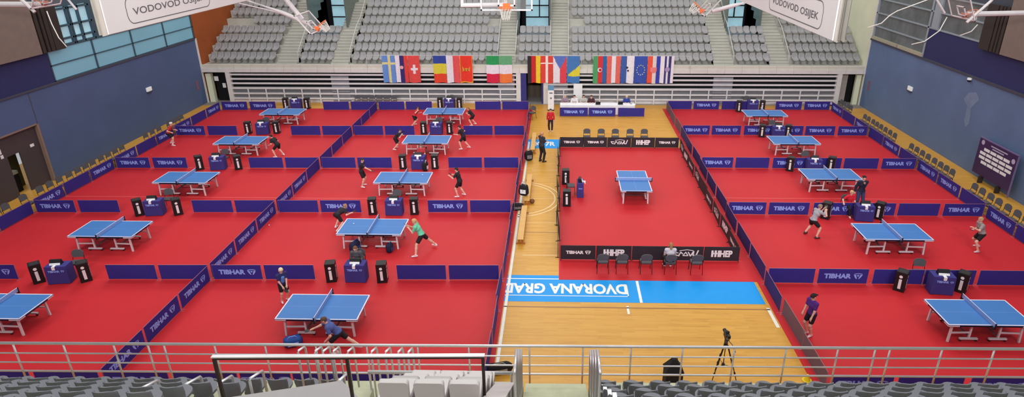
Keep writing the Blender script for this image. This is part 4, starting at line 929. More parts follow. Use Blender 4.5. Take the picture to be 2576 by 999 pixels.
hoop('folded basketball hoop beside the brown screen on the left', (-22.9, 28.6, 9.35), (0, -1, 0), (0.5, 0, 0.86), [([(-23.0, 28.6, 9.45), (-25.2, 28.6, 9.45), (-26.9, 28.6, 9.5)], 0.12), ([(-22.9, 27.9, 9.2), (-23.8, 27.9, 10.3), (-24.3, 27.9, 12)], 0.07), ([(-22.3, 29.6, 9.1), (-22.9, 29.6, 10.1), (-23.6, 29.6, 12)], 0.05)])
hoop('folded basketball hoop beside the brown screen on the right', (17.9, 29.4, 8.75), (0, 1, 0), (-0.42, 0, 0.9), [([(18.0, 29.4, 8.95), (20.4, 29.4, 9.0), (22.4, 29.4, 9.05)], 0.11), ([(17.6, 28.6, 8.7), (18.4, 28.6, 9.6), (19.4, 28.6, 11.5)], 0.06), ([(17.5, 30.2, 8.9), (16.9, 30.2, 9.6), (16.5, 30.2, 11)], 0.045)])
for pts, lab in (([(-22.64, 28.25, 9.2), (-22.41, 28.03, 8.69), (-22.09, 27.8, 8.12), (-21.74, 27.66, 7.75)], 'pale cable hanging under the left hoop beside the brown screen'),
                 ([(17.3, 29.6, 8.8), (17.1, 29.6, 8.2), (16.6, 29.7, 7.7), (16.1, 29.8, 7.55)], 'pale cable hanging under the hoop at the right'),
                 ([(16.9, 30.2, 9.6), (15.5, 30.5, 8.95), (15.2, 30.5, 8.75), (14.9, 30.5, 8.4), (14.3, 30.5, 8.2)], 'short pale cable before the grey windows on the right'),
                 ([(18.6, 29.4, 8.5), (18.4, 29.4, 8.2), (18.0, 29.5, 8.0)], 'short pale cable under the arm of the right hoop')):
    t = thing('cable', lab, 'cable', pts[0], 0, 'hanging cables'); MB().tube([Vector(p) - Vector(pts[0]) for p in pts], 0.022, 6).build('cord', 'hoop_net', t, smooth=True)

# ------------------------------------------------------------------ near stand (the camera's own side)
TH = 0.0133
def N(u, v, z): return Vector((u * math.cos(TH) - v * math.sin(TH), 11.555 + u * math.sin(TH) + v * math.cos(TH), z))
def nbox(mb, u0, u1, v0, v1, z0, z1, m=0):
    return mb.hexa([N(u0, v0, z0), N(u1, v0, z0), N(u1, v1, z0), N(u0, v1, z0), N(u0, v0, z1), N(u1, v0, z1), N(u1, v1, z1), N(u0, v1, z1)], m)
def fz(j): return 3.40 + 0.53 * j
b = MB()
for u0, u1 in ((-14.5, -6.3), (0.75, 12.5)):
    for j in range(7): nbox(b, u0, u1, -6.5, -0.30 if j == 0 else -0.72 - 0.75 * j, fz(j) - 0.53 if j else 3.1, fz(j))
nbox(b, -6.3, -0.75, -1.6, -0.30, 3.1, 3.40)
tag(b.build('floor_near_stand', 'concrete_near'), kind='structure')
b = MB()
for j in range(7): nbox(b, -0.7, 0.62, -6.5, -0.35 - 0.37 * j, 3.2 + 0.2 * j, 3.40 + 0.2 * j)
tag(b.build('floor_near_stair', 'concrete_near'), kind='structure')
t = thing('guard_rail', 'long steel guard rail along the front of the near stand', 'railing')
for i, (dz, r) in enumerate(((0, 0.034), (-0.27, 0.018), (-0.52, 0.018), (-0.76, 0.024))):
    b = MB(); b.tube([N(-14.5, 0, 4.13 + dz), N(12.5, 0, 4.13 + dz)], r, 10); b.build('rail', 'alu', t, smooth=True)
for u in [-0.62, 0.56] + [-11.0 - 1.13 * q for q in (-8, -7, -6, -5, -4, -3, -2, -1, 0, 1, 2)] + [-9.1] + [1.62 + 1.13 * q for q in range(9)] + [6.95]:
    b = MB(); b.tube([N(u, 0, 3.1), N(u, 0, 4.13)], 0.020, 8); b.build('post', 'alu', t, smooth=True)
def near_seat():
    t = thing('tip_up_seat', '', 'seat'); n = 8
    b = MB(); lev = [(0.34, 0.15), (0.45, 0.182), (0.58, 0.200), (0.70, 0.206), (0.775, 0.204), (0.80, 0.196)]; na = 12; A = []; B = []
    for z, w in lev:
        for i in range(na + 1):
            a = R(-84 + 168 * i / na); sn, cs = math.sin(a), math.cos(a); zz = z - (0.07 * sn ** 4 if z > 0.6 else 0.0); ty = -0.10 * (z - 0.34)
            A.append((w * sn, 0.05 - 0.155 * cs + ty, zz)); B.append(((w - 0.024) * sn, 0.05 - 0.131 * cs + ty, zz))
    m = na + 1; k = len(lev); o = m * k; fs = []
    for j in range(k - 1):
        for i in range(na):
            p = j * m + i; fs.append((p, p + 1, p + m + 1, p + m)); fs.append((o + p, o + p + m, o + p + m + 1, o + p + 1))
        p = j * m; fs.append((p, p + m, o + p + m, o + p)); p = j * m + na; fs.append((p, o + p, o + p + m, p + m))
    for i in range(na): fs.append((i, o + i, o + i + 1, i + 1)); p = (k - 1) * m + i; fs.append((p, p + 1, o + p + 1, o + p))
    b.add(A + B, fs); b.build('backrest', 'seat_near', t, smooth=False)
    pan = [(-0.15, -0.05), (0.15, -0.05), (0.19, 0.18)] + [(0.19 * math.cos(PI * i / n), 0.22 + 0.16 * math.sin(PI * i / n)) for i in range(n + 1)] + [(-0.19, 0.18)]
    b = MB(); b.prism(pan, (0, -0.02, 0.38), (1, 0, 0), (0, 1, 0.08), 0.05); b.build('seat_pan', 'seat_near', t)
    b = MB(); b.box(-0.03, 0.03, -0.02, 0.06, 0.0, 0.38); b.box(-0.18, 0.18, -0.03, 0.03, 0.33, 0.38); b.build('bracket', 'seat_foot', t)
    return t
RWN = ['front', 'second', 'third', 'fourth', 'fifth']
def nseat(u, v, z, lab, grp): put('nseat', near_seat, N(u, v, z), TH, lab, grp)
for j in range(5):
    for i in range(17):
        u = 0.98 + 0.55 * i + (0.05 if j else 0) * j * 0.0
        nseat(u, -1.12 - 0.75 * j, fz(j), 'dark grey seat, %s from left, %s row, right block of near stand' % (ORD[i], RWN[j]), 'dark grey seats of the near stand')
    n = (15, 12, 11, 11, 10)[j]
    for i in range(n):
        u = -12.35 + 0.55 * i
        nseat(u, -1.12 - 0.75 * j, fz(j), 'dark grey seat, %s from left, %s row, left block of near stand' % (ORD[i], RWN[j]), 'dark grey seats of the near stand')
# stair-side end rails
for s, u, nm in ((-1, -0.76, 'left'), (1, 0.67, 'right')):
    for j in range(4):
        t = thing('stair_rail', 'grey upright end rail on the %s of the near stair, %s from the court' % (nm, ORD[j]), 'handrail', N(u - s * 0.0 + s * -0.012 * j, -1.0 - 0.7 * j, 3.42), TH, 'end rails beside the near stair')
        b = MB(); b.box(-0.022, 0.022, -0.24, 0.24, 0.3 + 0.5 * j, 1.12 + 0.53 * j); b.build('plate', mat_once('rail_grey', (138, 134, 136), metal=0.2), t, bevel=0.008)
        for q in (-0.25, 0.25): MB().cyl((0, q, -0.05), (0, q, 1.1 + 0.53 * j), 0.022, n=8).build('post', 'alu', t)
        MB().tube([(0, -0.3, 1.13 + 0.53 * j), (0, 0.3, 1.13 + 0.53 * j)], 0.024, 8).build('grip', 'alu', t, smooth=True)
for j in range(5):
    t = thing('seat_end_rail', 'silver end bar of the right seat block, %s from the court' % ORD[j], 'handrail', N(0.80 + 0.012 * j, -1.25 - 0.6 * j, 3.40), TH, 'end bars of the right seat block')
    h = 0.72 + 0.45 * j
    b = MB(); b.box(-0.03, 0.03, -0.02, 0.02, 0, h); b.build('post', 'alu', t, bevel=0.006); MB().box(-0.035, 0.035, -0.14, 0.06, h - 0.02, h + 0.02).build('cap', 'alu', t, bevel=0.006)
# balustrade round the near gangway
t = thing('balustrade', 'dark framed balustrade with a flat grey handrail above the near gangway', 'balustrade')
A = Vector((-5.37, 8.0, 6.46)); B = Vector((-1.15, 8.0, 6.56)); C = Vector((-3.27, 8.0, 6.51))
MB().bar(A + Vector((-0.03, 0, 0.03)), B + Vector((0.03, 0, 0.03)), 0.07, 0.02).build('handrail', 'alu', t)
MB().bar(A, B, 0.05, 0.04).build('top_frame', 'balu', t)
for p in (A, C, B): MB().bar(p + Vector((0, 0, -2.2)), p, 0.045, 0.045, up=(0, 1, 0)).build('post', 'balu', t)
b = MB(); poly = [(-6.25, 8.80), (-4.0, 9.40), (-3.55, 8.95), (-3.5, 8.3), (-6.25, 8.3)]
b.prism(poly, (0, 0, 4.65), (1, 0, 0), (0, 1, 0), 0.25); b.box(-6.25, -3.5, 8.32, 8.6, 3.0, 4.65)
tag(b.build('roof_slab', 'slab'), kind='structure')
b = MB(); b.box(-4.15, -3.68, 9.75, 10.1, 3.4, 4.15); b.box(-3.6, -0.9, 9.85, 10.0, 3.0, 3.9)
tag(b.build('wall_landing', 'concrete_near'), kind='structure')
for i, x in enumerate((-5.12, -4.78, -4.62, -4.42, -4.13, -3.66, -3.38, -3.13, -2.93)):
    t = thing('gangway_rail', 'short steel handrail in the near gangway, %s from left' % ORD[i], 'handrail', (x, 10.4, 3.4), 0, 'steel handrails of the near gangway')
    b = MB(); b.tube([(0, 0.12, 0.0), (0, 0.12, 1.36), (-0.005, 0.10, 1.42), (-0.01, -0.16, 1.52), (-0.012, -0.2, 1.49), (-0.012, -0.2, 0.0)], 0.022, 8); b.build('rail', 'alu', t, smooth=True)
for i, (x, y, z) in enumerate(((-8.62, 9.3, 4.62), (-7.7, 9.45, 4.62), (-6.93, 9.58, 4.62), (-6.33, 9.62, 4.62), (-5.8, 9.78, 4.62), (-4.1, 9.75, 4.62))):
    t = thing('step_rail', 'slanted steel handrail among the left near seats, %s from left' % ORD[i], 'handrail', (x, y, 3.6), 0, 'slanted handrails of the near stand')
    b = MB(); b.tube([(0, 0.22, -0.15), (0, 0.22, 0.98), (0, 0.2, 1.02), (0, -0.24, 1.2), (0, -0.28, 1.16), (0, -0.28, 0.0)], 0.026, 8); b.build('rail', 'alu', t, smooth=True)
t = thing('landing_rail', 'level grey rail in front of the white seats', 'railing', (0, 0, 0))
MB().tube([(-3.72, 10.03, 4.6), (-0.87, 10.06, 4.6)], 0.03, 8).build('rail', 'rail_white', t, smooth=True)
for x in (-3.7, -2.75, -1.8, -0.9): MB().cyl((x, 10.04, 3.85), (x, 10.04, 4.6), 0.022, n=8).build('post', 'rail_white', t)
def white_seat():
    t = thing('white_seat', '', 'seat'); n = 6
    b = MB(); pr = [(-0.21, 0.34), (0.21, 0.34), (0.225, 0.74)] + [(0.175 + 0.05 * math.cos(PI / 2 * i / n), 0.76 + 0.05 * math.sin(PI / 2 * i / n)) for i in range(n + 1)] + [(-0.175 - 0.05 * math.sin(PI / 2 * i / n), 0.76 + 0.05 * math.cos(PI / 2 * i / n)) for i in range(n + 1)] + [(-0.225, 0.74)]
    b.prism(pr, (0, 0.0, 0), (1, 0, 0), (0, -0.08, 1), 0.09); b.build('backrest', 'seat_white', t, bevel=0.008)
    MB().box(-0.21, 0.21, 0.0, 0.4, 0.34, 0.44).build('seat_pan', 'seat_white', t, bevel=0.02)
    MB().box(-0.2, 0.2, 0.05, 0.3, 0.0, 0.34).build('base', 'slab', t)
    return t
for j, (y, z, off) in enumerate(((9.60, 5.02, 0.0), (8.98, 5.45, 0.02), (8.31, 5.94, 0.03), (7.65, 6.42, 0.04))):
    for i in range(3):
        put('wseat', white_seat, (-2.48 + 0.53 * i + off, y, z - 0.77), 0, 'white padded seat, %s from left, %s row behind the level rail' % (ORD[i], RWN[j]), 'white seats of the near stand')
b = MB()
for y, z in ((9.60, 5.02), (8.98, 5.45), (8.31, 5.94), (7.65, 6.42)): b.box(-3.3, -0.95, y - 0.4, y + 0.30, 3.4, z - 0.77)
b.hexa([(-1.15, 6.9, 3.4), (-0.8, 6.9, 3.4), (-0.8, 9.6, 3.4), (-1.15, 9.6, 3.4), (-1.15, 6.9, 6.55), (-0.8, 6.9, 6.55), (-0.8, 9.6, 4.75), (-1.15, 9.6, 4.75)])
for q in range(3): b.box(-1.25 + 0.03 * q, -0.85, 9.5 - 0.4 * q, 9.75 - 0.4 * q, 3.4, 4.55 + 0.28 * q)
tag(b.build('floor_white_seats', 'seat_white'), kind='structure')

# ------------------------------------------------------------------ tripod with camera, black covered case
t = thing('tripod', 'black camera tripod standing on the wood in front of the near railing', 'tripod', (4.93, 15.55, 0))
for a in (100, 215, 335):
    dx, dy = math.cos(R(a)), math.sin(R(a)); b = MB()
    b.cyl((dx * 0.06, dy * 0.06, 1.30), (dx * 0.24, dy * 0.24, 0.72), 0.022, 0.02, 8); b.cyl((dx * 0.24, dy * 0.24, 0.76), (dx * 0.47, dy * 0.47, 0.0), 0.016, 0.012, 8); b.cyl((dx * 0.23, dy * 0.23, 0.79), (dx * 0.255, dy * 0.255, 0.69), 0.032, n=8); b.cyl((dx * 0.345, dy * 0.345, 0.42), (dx * 0.365, dy * 0.365, 0.35), 0.028, n=8)
    b.build('leg', 'black', t)
b = MB(); b.cyl((0, 0, 1.22), (0, 0, 1.40), 0.07, 0.05, 12); b.cyl((0, 0, 0.55), (0, 0, 1.3), 0.014, n=8); b.cyl((0, 0, 0.52), (0, 0, 0.62), 0.05, n=10)
for a in (100, 215, 335): b.cyl((0, 0, 0.58), (math.cos(R(a)) * 0.29, math.sin(R(a)) * 0.29, 0.6), 0.008, n=6)
b.build('spider', 'black', t)
b = MB(); b.cyl((0, 0, 1.38), (0, 0, 1.50), 0.055, n=12); b.box(-0.05, 0.05, -0.09, 0.09, 1.50, 1.53); b.tube([(0.05, -0.05, 1.48), (0.14, -0.2, 1.42), (0.18, -0.42, 1.34)], 0.012, 6); b.build('fluid_head', 'charcoal', t)
t = thing('video_camera', 'black video camera mounted on the tripod', 'camera', (4.93, 15.55, 1.532))
MB().box(-0.06, 0.06, -0.12, 0.16, 0.0, 0.15).build('body', 'black', t, bevel=0.012); MB().cyl((0, 0.16, 0.08), (0, 0.30, 0.08), 0.045, 0.055, 14).build('lens', 'black', t)
b = MB(); b.box(-0.03, 0.03, -0.2, 0.1, 0.17, 0.21); b.box(-0.04, 0.04, -0.24, -0.12, 0.14, 0.23); b.sphere((0, -0.06, 0.24), 0.05, 10, 8); b.build('viewfinder', 'black', t); MB().box(-0.045, 0.045, -0.125, -0.12, 0.03, 0.11).build('rear_panel', mat_once('cam_grey', (150, 150, 156)), t)
t = thing('covered_case', 'black cloth-covered case with a pointed top by the near railing', 'case', (3.35, 15.0, 0), R(3)); t.scale = (1.13, 1.13, 1.16)
b = MB(); b.box(-0.22, 0.22, -0.18, 0.18, 0.0, 0.72); b.build('body', 'black_cloth', t, bevel=0.02)
b = MB(); b.add([(-0.24, -0.2, 0.72), (0.24, -0.2, 0.72), (0.24, 0.2, 0.72), (-0.24, 0.2, 0.72), (-0.06, -0.05, 1.02), (0.06, -0.05, 1.02), (0.06, 0.05, 1.02), (-0.06, 0.05, 1.02)], [(0, 3, 2, 1), (4, 5, 6, 7), (0, 1, 5, 4), (1, 2, 6, 5), (2, 3, 7, 6), (3, 0, 4, 7)]); b.build('pointed_cover', 'black_cloth', t, bevel=0.01)
b = MB(); b.tube([(-0.08, 0, 1.02), (-0.06, 0, 1.07), (0.06, 0, 1.07), (0.08, 0, 1.02)], 0.012, 6); b.build('handle', 'black', t)

# ------------------------------------------------------------------ people
def surf_net(f, org, h):
    s = f < 0; nx, ny, nz = f.shape
    c = np.zeros((nx - 1, ny - 1, nz - 1), np.int8)
    for dx in (0, 1):
        for dy in (0, 1):
            for dz in (0, 1): c += s[dx:nx - 1 + dx, dy:ny - 1 + dy, dz:nz - 1 + dz]
    idx = np.argwhere((c > 0) & (c < 8))
    cor = np.array([(a, b_, d) for a in (0, 1) for b_ in (0, 1) for d in (0, 1)])
    val = np.stack([f[idx[:, 0] + k[0], idx[:, 1] + k[1], idx[:, 2] + k[2]] for k in cor], 1)
    acc = np.zeros((len(idx), 3)); cn = np.zeros(len(idx))
    for i in range(8):
        for j in range(i + 1, 8):
            if np.abs(cor[i] - cor[j]).sum() != 1: continue
            m = (val[:, i] < 0) != (val[:, j] < 0); t = np.where(m, val[:, i] / np.where(m, val[:, i] - val[:, j], 1), 0)
            acc += np.where(m[:, None], cor[i] + (cor[j] - cor[i]) * t[:, None], 0); cn += m
    V = (idx + acc / cn[:, None]) * h + org
    gid = -np.ones(c.shape, np.int64); gid[idx[:, 0], idx[:, 1], idx[:, 2]] = np.arange(len(idx)); F = []
    for ax in range(3):
        a = np.take(s, range(s.shape[ax] - 1), ax); b_ = np.take(s, range(1, s.shape[ax]), ax); e = np.argwhere(a != b_); sg = a[e[:, 0], e[:, 1], e[:, 2]]
        u, w = (ax + 1) % 3, (ax + 2) % 3
        ok = (e[:, u] > 0) & (e[:, w] > 0) & (e[:, u] < s.shape[u] - 1) & (e[:, w] < s.shape[w] - 1); e = e[ok]; sg = sg[ok]
        def g(du, dw):
            q = e.copy(); q[:, u] += du; q[:, w] += dw; return gid[q[:, 0], q[:, 1], q[:, 2]]
        q = np.stack([g(-1, -1), g(0, -1), g(0, 0), g(-1, 0)], 1); q[~sg] = q[~sg][:, ::-1]; F.append(q)
    return V, np.concatenate(F)
def blob(prims, h, k, cuts=()):
    """smooth union of tapered capsules (a, b, ra, rb) as one closed surface"""
    P = np.array([p[i] for p in prims for i in (0, 1)], float); rm = max(max(p[2], p[3]) for p in prims) + k + 3 * h
    lo = P.min(0) - rm; n = np.ceil((P.max(0) + rm - lo) / h).astype(int) + 1
    f = np.full(n, 0.5, np.float32); ax = [lo[i] + np.arange(n[i]) * h for i in range(3)]
    for a, b_, ra, rb in prims:
        a = np.array(a, float); b_ = np.array(b_, float); r = max(ra, rb) + k + 2.5 * h
        i0 = np.maximum(((np.minimum(a, b_) - r - lo) / h).astype(int), 0); i1 = np.minimum(((np.maximum(a, b_) + r - lo) / h).astype(int) + 2, n)
        X = ax[0][i0[0]:i1[0], None, None]; Y = ax[1][None, i0[1]:i1[1], None]; Z = ax[2][None, None, i0[2]:i1[2]]
        d = b_ - a; L = max(d @ d, 1e-9); t = np.clip(((X - a[0]) * d[0] + (Y - a[1]) * d[1] + (Z - a[2]) * d[2]) / L, 0, 1)
        q = np.sqrt((X - a[0] - t * d[0]) ** 2 + (Y - a[1] - t * d[1]) ** 2 + (Z - a[2] - t * d[2]) ** 2) - (ra + (rb - ra) * t)
        g = f[i0[0]:i1[0], i0[1]:i1[1], i0[2]:i1[2]]; w = np.clip(0.5 + 0.5 * (g - q) / k, 0, 1)
        g[...] = g * (1 - w) + q * w - k * w * (1 - w)
    for p, nrm in cuts:
        p = np.array(p); nrm = np.array(nrm, float); nrm /= np.linalg.norm(nrm)
        f = np.maximum(f, ((ax[0][:, None, None] - p[0]) * nrm[0] + (ax[1][None, :, None] - p[1]) * nrm[1] + (ax[2][None, None, :] - p[2]) * nrm[2]).astype(np.float32))
    return surf_net(f, lo, h)
def np_mesh(name, VF, m, extra=None):
    V, F = VF; me = bpy.data.meshes.new(name)
    vs = [tuple(v) for v in V]; fs = [tuple(int(i) for i in q) for q in F]
    if extra: o = len(vs); vs += [tuple(v) for v in extra.v]; fs += [tuple(i + o for i in q) for q in extra.f]
    me.from_pydata(vs, [], fs); me.materials.append(MT[m] if isinstance(m, str) else m)
    for p in me.polygons: p.use_smooth = True
    return me
def ik(a, b_, l1, l2, pole):
    d = b_ - a; L = d.length
    if L > (l1 + l2) * 0.995: b_ = a + d * ((l1 + l2) * 0.995 / L); d = b_ - a; L = d.length
    x = (l1 * l1 - l2 * l2 + L * L) / (2 * L); hgt = math.sqrt(max(l1 * l1 - x * x, 0)); u = d / L; p = pole - u * pole.dot(u); p = p.normalized() if p.length > 1e-6 else Vector((0, 0, 1))
    return a + u * x + p * hgt, b_
def person(label, x, y, face, H=1.65, hz=0.88, lean=20, side=0, twist=0, fl=(0.0, -0.22), fr=(0.0, 0.22), hl=(0.35, -0.25, 1.0), hr=(0.35, 0.28, 1.0), look=15, turn=0,
           shirt=(40, 38, 44), shorts=(30, 28, 34), sleeves='short', legs='shorts', hair=(70, 52, 40), hairstyle='short', shoes=(230, 222, 226), skin='skin', seat=None, z0=ZM, bat=None, accent=None, socks=None, knee=1.0):
    """local axes: x forward, y to the person's right is -y; inputs give (forward, right[, height]) for a 1.75 m body"""
    s = H / 1.75; t = thing('person', label, 'person', (x, y, z0), R(face))
    V3 = lambda f, r, z: Vector((f, -r, z)) * s
    hz = min(hz, 0.93); Pv = V3(0, 0, hz)
    tl = Vector((math.sin(R(lean)) * math.cos(R(side)), -math.sin(R(side)), math.cos(R(lean)) * math.cos(R(side)))).normalized()
    rt = Vector((math.sin(R(twist)), -math.cos(R(twist)), 0)); rt = (rt - tl * rt.dot(tl)).normalized(); fw = tl.cross(rt) * -1; fw = rt.cross(tl) * -1 if (rt.cross(tl)).dot(Vector((1, 0, 0))) < 0 else rt.cross(tl)
    ab = Pv + tl * 0.14 * s; ch = Pv + tl * 0.34 * s; nk = Pv + tl * 0.52 * s
    shl = {}; arms = {}; legsj = {}
    for sg, hand in ((-1, hl), (1, hr)):
        sh = Pv + tl * 0.465 * s + rt * (0.175 * sg * s)
        hd = V3(*hand); pole = Vector((-0.5, -sg * 0.55, -0.7)) - fw * 0.2
        el, wr = ik(sh, hd, 0.285 * s, 0.25 * s, pole); arms[sg] = (sh, el, wr)
    for sg, ft in ((-1, fl), (1, fr)):
        hp = Pv + Vector((0, -sg * 0.09, -0.02)) * s; an = V3(ft[0] - 0.02, ft[1], ft[2] if len(ft) > 2 else 0.085)
        kn, an = ik(hp, an, 0.43 * s, 0.42 * s, Vector((knee, -sg * 0.25, 0.1))); dirf = Vector((1, -sg * 0.3, 0)).normalized(); legsj[sg] = (hp, kn, an, dirf)
    up = (tl * 0.55 + Vector((0, 0, 0.45))).normalized(); hc = nk + up * 0.145 * s
    hf = Vector((math.cos(R(look)) * math.cos(R(turn)), math.cos(R(look)) * math.sin(R(turn)), -math.sin(R(look)))); hu = (up - hf * up.dot(hf)).normalized(); hr_ = hf.cross(hu)
    body = []
    def cp(a, b_, ra, rb): body.append((tuple(a), tuple(b_), ra * s, rb * s))
    cp(Pv + rt * -0.07 * s, Pv + rt * 0.07 * s, 0.105, 0.105); cp(Pv, ab, 0.115, 0.105); cp(ab, ch, 0.11, 0.115); cp(ch - rt * 0.07 * s, ch + rt * 0.07 * s, 0.10, 0.10)
    cp(ch, nk - tl * 0.04 * s, 0.11, 0.07); cp(arms[-1][0], arms[1][0], 0.06, 0.06); cp(nk - tl * 0.03 * s, hc - hu * 0.03 * s, 0.052, 0.05)
    cp(hc + hu * 0.025 * s - hf * 0.015 * s, hc + hu * 0.03 * s + hf * 0.012 * s, 0.088, 0.084); cp(hc - hu * 0.035 * s + hf * 0.02 * s, hc - hu * 0.075 * s + hf * 0.04 * s, 0.066, 0.040)
    cp(hc + hf * 0.085 * s + hu * 0.01 * s, hc + hf * 0.108 * s - hu * 0.018 * s, 0.012, 0.016); cp(hc + hf * 0.078 * s - hu * 0.052 * s + hr_ * -0.02 * s, hc + hf * 0.078 * s - hu * 0.052 * s + hr_ * 0.02 * s, 0.010, 0.010)
    for q in (-1, 1): cp(hc + hr_ * q * 0.088 * s + hu * 0.02 * s, hc + hr_ * q * 0.09 * s - hu * 0.025 * s, 0.018, 0.012)
    hands = MB()
    for sg in (-1, 1):
        sh, el, wr = arms[sg]; cp(sh, el, 0.052, 0.040); cp(el, wr, 0.041, 0.028)
        d = (wr - el).normalized(); sd = d.cross(Vector((0, 0, 1))); sd = sd.normalized() if sd.length > 0.1 else Vector((0, 1, 0)); nr = sd.cross(d).normalized(); pm = wr + d * 0.085 * s
        cp(wr, pm, 0.026, 0.022); cp(wr + d * 0.03 * s + sd * 0.018 * s, pm + sd * 0.026 * s, 0.018, 0.016); cp(wr + d * 0.03 * s - sd * 0.018 * s, pm - sd * 0.026 * s, 0.018, 0.016)
        curl = 0.9 if (bat and sg == bat[0]) else 0.45
        for i, (o, L) in enumerate(((-0.03, 0.062), (-0.01, 0.075), (0.011, 0.07), (0.031, 0.054))):
            p0 = pm + sd * o * s - d * 0.01 * s; p1 = p0 + (d * math.cos(curl * 0.6) - nr * math.sin(curl * 0.6)) * L * 0.55 * s; p2 = p1 + (d * math.cos(curl * 1.7) - nr * math.sin(curl * 1.7)) * L * 0.55 * s
            hands.tube([p0, p1, p2], 0.0085 * s, 6)
        th0 = wr + d * 0.035 * s + sd * 0.024 * s; th1 = th0 + (d * 0.6 + sd * 0.7 - nr * 0.3).normalized() * 0.04 * s; hands.tube([th0, th1, th1 + (d - nr * 0.5).normalized() * 0.03 * s], 0.0095 * s, 6)
        arms[sg] = (sh, el, wr, d, sd, nr, pm)
        hp, kn, an, df = legsj[sg]; cp(hp, kn, 0.082, 0.056); cp(kn, kn + (an - kn) * 0.35, 0.054, 0.056); cp(kn + (an - kn) * 0.35, an, 0.055, 0.038); cp(an, an + df * 0.10 * s - Vector((0, 0, 0.045 * s)), 0.038, 0.03)
    link('body', np_mesh('body', blob(body, 0.019 * s, 0.03 * s), skin, hands), t)
    e = MB()
    for q in (-1, 1): e.sphere(hc + hf * 0.086 * s + hr_ * q * 0.032 * s + hu * 0.022 * s, 0.011 * s, 8, 6)
    e.build('eye', 'eye', t)
    # clothing
    g = 0.016
    pr = [(Pv + rt * -0.065 * s + tl * 0.02 * s, Pv + rt * 0.065 * s + tl * 0.02 * s, 0.108 + g, 0.108 + g), (Pv, ab, 0.115 + g, 0.105 + g), (ab, ch, 0.112 + g, 0.116 + g), (ch - rt * 0.07 * s, ch + rt * 0.07 * s, 0.10 + g, 0.10 + g), (ch, nk - tl * 0.05 * s, 0.11 + g, 0.068 + g), (arms[-1][0], arms[1][0], 0.063 + g, 0.063 + g)]
    fr_ = 0.62 if sleeves == 'short' else 1.0
    for sg in (-1, 1):
        sh, el, wr = arms[sg][:3]; pr.append((sh, sh + (el - sh) * fr_, 0.056 + g, 0.050 + g))
        if sleeves == 'long': pr.append((el, el + (wr - el) * 0.93, 0.043 + g, 0.032 + g))
    pr = [(tuple(a), tuple(b_), ra * s, rb * s) for a, b_, ra, rb in pr]
    link('shirt', np_mesh('shirt', blob(pr, 0.021 * s, 0.03 * s, ((tuple(Pv - tl * 0.04 * s), tuple(-tl)), (tuple(nk + tl * 0.03 * s), tuple(tl)))), cmat(shirt)), t)
    if accent:
        pr2 = [(tuple(ab + fw * 0.038 * s), tuple(ch + fw * 0.042 * s), 0.106 * s, 0.112 * s)]
        link('shirt_panel', np_mesh('shirt_panel', blob(pr2, 0.021 * s, 0.02 * s), cmat(accent)), t)
    pr = [(Pv + rt * -0.07 * s, Pv + rt * 0.07 * s, 0.105 + g, 0.105 + g), (Pv, Pv + tl * 0.06 * s, 0.112 + g, 0.106 + g)]
    for sg in (-1, 1):
        hp, kn, an, df = legsj[sg]
        if legs == 'shorts': pr.append((hp, hp + (kn - hp) * 0.66, 0.088 + g, 0.074 + g))
        else: pr += [(hp, kn, 0.084 + g, 0.058 + g), (kn, an + (kn - an) * 0.08, 0.058 + g, 0.044 + g)]
    pr = [(tuple(a), tuple(b_), ra * s, rb * s) for a, b_, ra, rb in pr]
    link('shorts' if legs == 'shorts' else 'trousers', np_mesh('shorts', blob(pr, 0.021 * s, 0.025 * s, ((tuple(Pv + tl * 0.075 * s), tuple(tl)),)), cmat(shorts)), t)
    for sg in (-1, 1):
        hp, kn, an, df = legsj[sg]; gz = an - Vector((0, 0, 0.043 * s))
        pr = [(gz - df * 0.045 * s, gz + df * 0.05 * s, 0.044, 0.042), (gz + df * 0.05 * s, gz + df * 0.155 * s - Vector((0, 0, 0.008 * s)), 0.043, 0.034), (gz, an + Vector((0, 0, 0.01 * s)), 0.042, 0.043)]
        low = min(an.z - 0.085 * s, an.z)
        link('shoe', np_mesh('shoe', blob([(tuple(a), tuple(b_), ra * s, rb * s) for a, b_, ra, rb in pr], 0.016 * s, 0.015 * s, (((0, 0, an.z - 0.083 * s), (0, 0, -1)),)), cmat(shoes)), t)
        if socks: link('sock', np_mesh('sock', blob([(tuple(an), tuple(an + (kn - an) * 0.3), 0.044 * s, 0.05 * s)], 0.016 * s, 0.01 * s), cmat(socks)), t)
    # hair or cap
    hb = [(hc + hu * 0.035 * s - hf * 0.02 * s, hc + hu * 0.045 * s + hf * 0.012 * s, 0.094, 0.089)]
    cuts = [(tuple(hc + hu * 0.03 * s + hf * 0.045 * s), tuple(hf * 0.75 - hu * 0.65))]
    if hairstyle == 'long': hb += [(hc - hf * 0.06 * s, hc - hf * 0.085 * s - hu * 0.16 * s, 0.07, 0.045)]
    if hairstyle == 'tail': hb += [(hc - hf * 0.09 * s + hu * 0.03 * s, hc - hf * 0.14 * s - hu * 0.10 * s, 0.035, 0.022)]
    if hairstyle == 'bald': hb = [(hc - hf * 0.05 * s - hu * 0.02 * s, hc - hf * 0.05 * s - hu * 0.03 * s, 0.066, 0.06)]; cuts = []
    hb = [(tuple(a), tuple(b_), ra * s, rb * s) for a, b_, ra, rb in hb]
    link('hair' if hairstyle != 'cap' else 'cap', np_mesh('hair', blob(hb, 0.015 * s, 0.02 * s, cuts), cmat(hair)), t)
